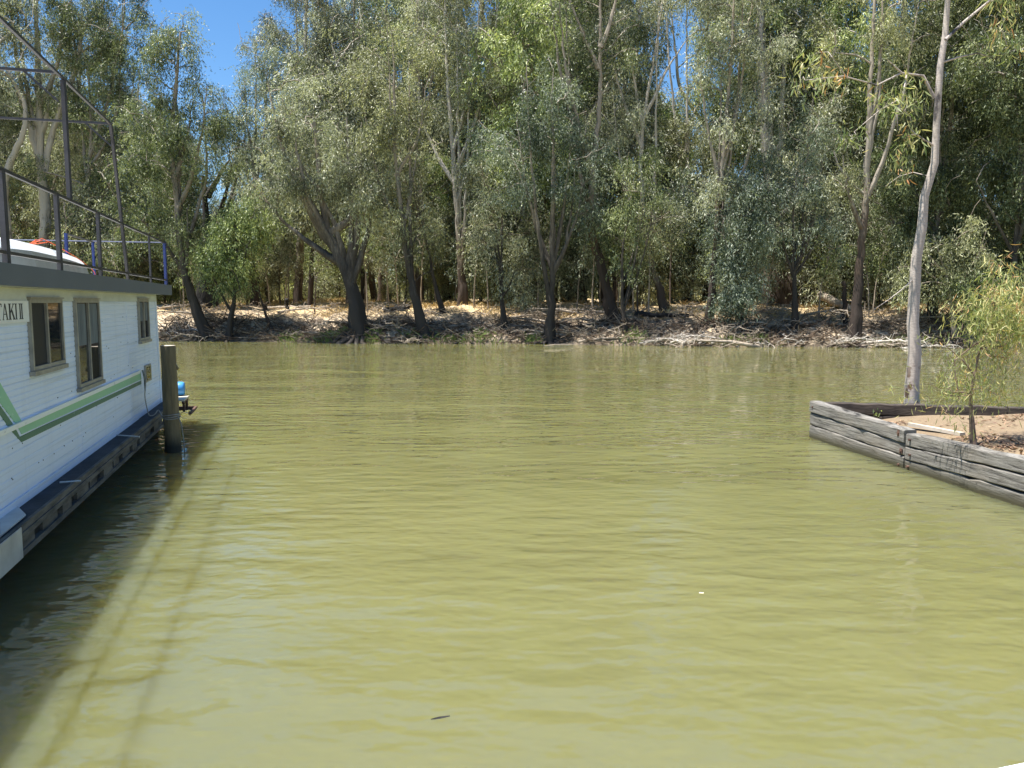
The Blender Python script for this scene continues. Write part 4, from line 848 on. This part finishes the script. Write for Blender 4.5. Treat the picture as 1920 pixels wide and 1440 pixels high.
tag(mesh('leaf_litter', V, np.arange(k * 4).reshape(-1, 4), M_LIT, None, False, np.clip(rs.normal(.5, .25, k), 0, 1)), 'dry brown fallen leaves scattered over the sandy spit', 'fallen leaves', None, 'stuff')
pa, pb2 = at_z(1702, 796, .60), at_z(1800, 815, .60); d_ = unit(pb2 - pa); nn_ = np.array([-d_[1], d_[0], 0]); m = MB()
m.hexa([pa - UP * .02, pb2 - UP * .02, pb2 + nn_ * .10 - UP * .02, pa + nn_ * .06 - UP * .02, pa + UP * .03, pb2 + UP * .03, pb2 + nn_ * .10 + UP * .03, pa + nn_ * .06 + UP * .03])
tag(m.build('loose_board', M_PLY), 'pale bleached board lying on the sand behind the sleeper wall', 'board')
# foreground vegetation: curved leaves
def near_leaves(C, n, rad, rng, L=.14, W=.014, droop=1.1, up=.0):
    C = arr(C); k = len(C); P = (C[:, None] + rng.normal(0, 1, (k, n, 3)) * rad).reshape(-1, 3); m_ = len(P)
    D = rng.normal(0, .6, (m_, 3)); D[:, 2] -= droop; D /= np.linalg.norm(D, axis=1)[:, None]
    Wv = np.cross(D, rng.normal(0, 1, (m_, 3))); Wv /= np.linalg.norm(Wv, axis=1)[:, None]; Nv = np.cross(D, Wv)
    l = L * rng.uniform(.55, 1.35, (m_, 1)); w = W * rng.uniform(.7, 1.4, (m_, 1)); cv = rng.normal(0, .28, (m_, 1)); cs = rng.normal(0, .22, (m_, 1)); rows = []
    for t_, ww in ((0, .12), (.25, .85), (.55, 1.), (.8, .6), (1., .04)):
        c_ = P + D * l * t_ + Nv * cv * l * t_ * t_ + Wv * cs * l * t_ * t_; rows += [c_ - Wv * w * ww * .5, c_ + Wv * w * ww * .5]
    V = np.stack(rows, 1).reshape(-1, 3); b = np.arange(m_)[:, None] * 10
    Q = np.stack([b + np.array([[2 * i, 2 * i + 1, 2 * i + 3, 2 * i + 2]]) for i in range(4)], 1).reshape(-1, 4)
    tint = np.repeat(np.clip(np.repeat(rng.normal(.5, .16, k), n) + rng.normal(0, .2, m_), 0, 1), 4); return V, Q, tint
ft = np.random.default_rng(50); base = at_z(1711, 769, .53); Yt = base[1]
def pt(px, py, dy=0): return at_y(px, py, Yt + dy)
sc_ = Yt / F
stm = [([base - UP * .1, pt(1711, 700), pt(1711, 600), pt(1716, 520), pt(1722, 440), pt(1737, 350), pt(1750, 290), pt(1753, 230), pt(1758, 160), pt(1762, 120), pt(1771, 70), pt(1776, 0), pt(1782, -120), pt(1790, -260)],
        np.array([14.5, 12, 10.4, 9.4, 8.4, 7.2, 6.5, 5.8, 5.7, 5.3, 5.2, 4.6, 3.8, 2]) * sc_)]
sub = [([pt(1752, 185), pt(1746, 158), pt(1730, 141), pt(1705, 139), pt(1680, 136, -.2), pt(1664, 112, -.3)], np.array([3.2, 2.6, 2.2, 2, 1.4, .8]) * sc_),
       ([pt(1700, 139), pt(1700, 170, -.2), pt(1682, 200, -.3), pt(1655, 201, -.3), pt(1635, 222, -.3), pt(1602, 247, -.3)], np.array([1.5, 1.3, 1.2, 1.1, .9, .5]) * sc_),
       ([pt(1690, 137, -.1), pt(1660, 165, -.3), pt(1625, 155, -.5), pt(1590, 147, -.6), pt(1552, 130, -.7), pt(1510, 150, -.7)], np.array([1.6, 1.4, 1.2, 1.1, .9, .4]) * sc_),
       ([pt(1590, 147, -.6), pt(1560, 110, -.8), pt(1568, 78, -.8)], np.array([.9, .7, .4]) * sc_),
       ([pt(1682, 202, -.3), pt(1704, 212, -.3), pt(1710, 235, -.3)], np.array([1, .8, .4]) * sc_),
       ([pt(1682, 202, -.3), pt(1682, 240, -.3), pt(1695, 255, -.3)], np.array([1, .8, .4]) * sc_),
       ([pt(1751, 273), pt(1732, 262, -.1), pt(1717, 250, -.2), pt(1700, 255, -.3)], np.array([1.8, 1.4, 1, .5]) * sc_),
       ([pt(1764, 118), pt(1790, 110, .1), pt(1830, 100, .3), pt(1870, 110, .4)], np.array([2, 1.6, 1.2, .5]) * sc_),
       ([pt(1772, 75), pt(1810, 40, .2), pt(1850, 8, .3), pt(1890, -40, .4)], np.array([3, 2.5, 2, 1]) * sc_),
       ([pt(1716, 520), pt(1690, 545, -.1), pt(1640, 580, -.2)], np.array([1.2, .9, .4]) * sc_), ([pt(1740, 330), pt(1700, 320, .3), pt(1660, 350, .4)], np.array([1, .7, .3]) * sc_)]
cl = [(1520, 105), (1505, 125), (1540, 98), (1550, 145), (1575, 150), (1500, 155), (1530, 150), (1535, 172), (1640, 168), (1670, 185), (1655, 190), (1710, 152), (1700, 158), (1585, 255), (1605, 252), (1695, 262), (1688, 290), (1705, 240), (1715, 265), (1690, 315), (1660, 200), (1720, 190), (1700, 200)]
Tt = [pt(x_, y_, ft.uniform(-.7, -.1)) for x_, y_ in cl] + [pt(ft.normal(1890, 26), ft.uniform(-60, 110), ft.uniform(0, .6)) for _ in range(16)] + [pt(ft.normal(1780, 110), ft.uniform(-380, -90), ft.uniform(-1, 1)) for _ in range(46)]
root = empty('young_gum_tree', base, 'slender pale barked gum standing on the sandy spit behind the sleeper wall', 'tree')
V, Q = tubes_mesh(grow(stm + sub, Tt, ft, rtip=.0035, pw=.4, wig=.12, seg=.25, rmax=.02), 14, 5, .02, .03)
bk = NT('smooth_pink_grey_bark'); co = bk.coord((1, 1, .35)); f1 = bk.noise(co, 2.3, 5, .6); f2 = bk.noise(bk.coord((1, 1, 2.5)), 14, 6, .7); zz = bk.n('ShaderNodeSeparateXYZ', Vector=bk.coord()).outputs[2]
hi_ = bk.n('ShaderNodeMapRange', Value=zz, **{'From__Min': 3.3, 'From__Max': 5.2}).outputs[0]
c = bk.ramp(f2, [(.3, (.33, .28, .24)), (.65, (.48, .42, .37))]); blk = bk.ramp(bk.math('ADD', f1, bk.math('MULTIPLY', hi_, .10)), [(.62, 0.), (.68, 1.)]); c = bk.mix(blk, c, (.07, .06, .06))
sc2 = bk.math('MULTIPLY', bk.ramp(bk.noise(bk.coord((1, 1, .7)), 6, 4, .6), [(.52, 0.), (.58, 1.)]), bk.n('ShaderNodeMapRange', Value=zz, **{'From__Min': 1.15, 'From__Max': .6}).outputs[0])
c = bk.mix(sc2, c, (.13, .08, .05)); bk.bump(bk.math('ADD', f1, f2), .6, .012)
mesh('trunk', V, Q, bk.p(Base__Color=c, Roughness=.8), root, True)
V, Q, t_ = near_leaves(Tt, 28, .12, ft, .16, .021); mesh('crown', V, Q, L_NEAR, root, False, t_)
base = at_z(1826, 832, .57); Yt = base[1]; sc_ = Yt / F
root = empty('weeping_sapling', base, 'scraggly sapling with yellowish tan drooping leaves on the spit by the sleeper wall', 'sapling')
stm = [([base - UP * .05, pt(1826, 800), pt(1820, 760), pt(1824, 700), pt(1836, 650), pt(1850, 600), pt(1870, 540)], np.array([7, 3.6, 2.6, 2.4, 2.1, 2., 1.]) * sc_)]
sub = [([pt(1824, 700), pt(1800, 670), pt(1770, 645)], np.array([1.6, 1.2, .5]) * sc_), ([pt(1836, 650), pt(1880, 680, .2), pt(1910, 640, .3)], np.array([1.5, 1.1, .5]) * sc_), ([pt(1822, 740), pt(1780, 745, -.2), pt(1745, 720, -.2)], np.array([1.2, .9, .4]) * sc_)]
Tu = [pt(ft.normal(1905, 48), ft.normal(590, 32), ft.uniform(-.5, .5)) for _ in range(105)]
Tl = [pt(ft.normal(1830, 42), ft.normal(715, 38), ft.uniform(-.45, .4)) for _ in range(46)] + [pt(ft.normal(1845, 35), ft.normal(650, 14), ft.uniform(-.3, .3)) for _ in range(12)]
V, Q = tubes_mesh(grow(stm + sub, Tu + Tl, ft, rtip=.0022, pw=.4, wig=.15, seg=.18, rmax=.010), 8, 4, .04, .02); mesh('trunk', V, Q, plain('sapling_bark', (.20, .14, .10), .85, 0, .3, 8), root, True)
V1, Q1, t1 = near_leaves(Tu, 40, .10, ft, .12, .011); V2, Q2, t2 = near_leaves(Tl, 20, .11, ft, .105, .010)
mesh('crown', np.concatenate([V1, V2]), np.concatenate([Q1, Q2 + len(V1)]), L_SHRUB, root, False, np.concatenate([t1, t2]))
# small seedlings at the inner corner
for i, (px, py) in enumerate([(1645, 781), (1662, 778), (1680, 772)]):
    b = at_z(px, py, .46); V, Q, t_ = near_leaves([b + UP * .06 + ft.normal(0, .02, 3) * np.array([2, 1, 1]) for _ in range(6)], 6, .025, ft, .07, .018, -.5)
    lab = ['leftmost green seedling in the inner corner of the sleeper wall', 'green seedling between two others behind the sleeper wall', 'green seedling closest to the pale gum trunk'][i]
    o = empty('seedling', b, lab, 'seedling', 'seedlings by the gum'); mesh('leaves', V, Q, L_YEL, o, False, t_)
    m = MB(); m.tube([b - UP * .05, b + UP * .1], .004, 5); m.build('stem', B_TWIG, o)

# ------------------------------------------------------------------ light
re_ = B(SE, RO, ZR); s1_ = at_z(412, 792, 0); s2_ = at_z(240, 1070, 0)
kn = float((s2_ - re_) @ NN) / ZR; ku = float((s1_ - re_) @ U) / ZR
sh = (NN * kn + U * ku) - UP; tosun = unit(-sh); el = math.asin(tosun[2]); az = math.atan2(tosun[0], tosun[1])
print('SUN elev', math.degrees(el), 'az', math.degrees(az), 'tosun', tosun, 'O', O, 'DO', DO, 'ZR', ZR, 'SE', SE)
sl = bpy.data.lights.new('sun', 'SUN'); so_ = bpy.data.objects.new('sun', sl); COL.objects.link(so_); sl.energy = 5.0; sl.angle = math.radians(.53); sl.color = (1, .955, .88)
from mathutils import Vector
so_.rotation_euler = Vector(tosun).to_track_quat('Z', 'Y').to_euler(); so_.location = (0, -20, 30)
wd = bpy.data.worlds.new('World'); SC.world = wd; wd.use_nodes = True; nt = wd.node_tree; bg = nt.nodes['Background']
sk = nt.nodes.new('ShaderNodeTexSky'); sk.sky_type = 'NISHITA'; sk.sun_disc = False; sk.sun_elevation = el; sk.sun_rotation = az; sk.air_density = 1.; sk.dust_density = .1; sk.ozone_density = 4.
hs = nt.nodes.new('ShaderNodeHueSaturation'); hs.inputs['Saturation'].default_value = 1.2; nt.links.new(sk.outputs[0], hs.inputs['Color']); nt.links.new(hs.outputs[0], bg.inputs[0]); bg.inputs[1].default_value = .075
vs = SC.view_settings; vs.view_transform = 'Standard'; vs.look = 'None'; vs.exposure = 1.3; vs.gamma = 1
cy = SC.cycles; cy.max_bounces = 6; cy.diffuse_bounces = 3; cy.glossy_bounces = 3; cy.transmission_bounces = 4; cy.transparent_max_bounces = 4; cy.use_denoising = True
cy.caustics_reflective = False; cy.caustics_refractive = False; cy.sample_clamp_indirect = 6
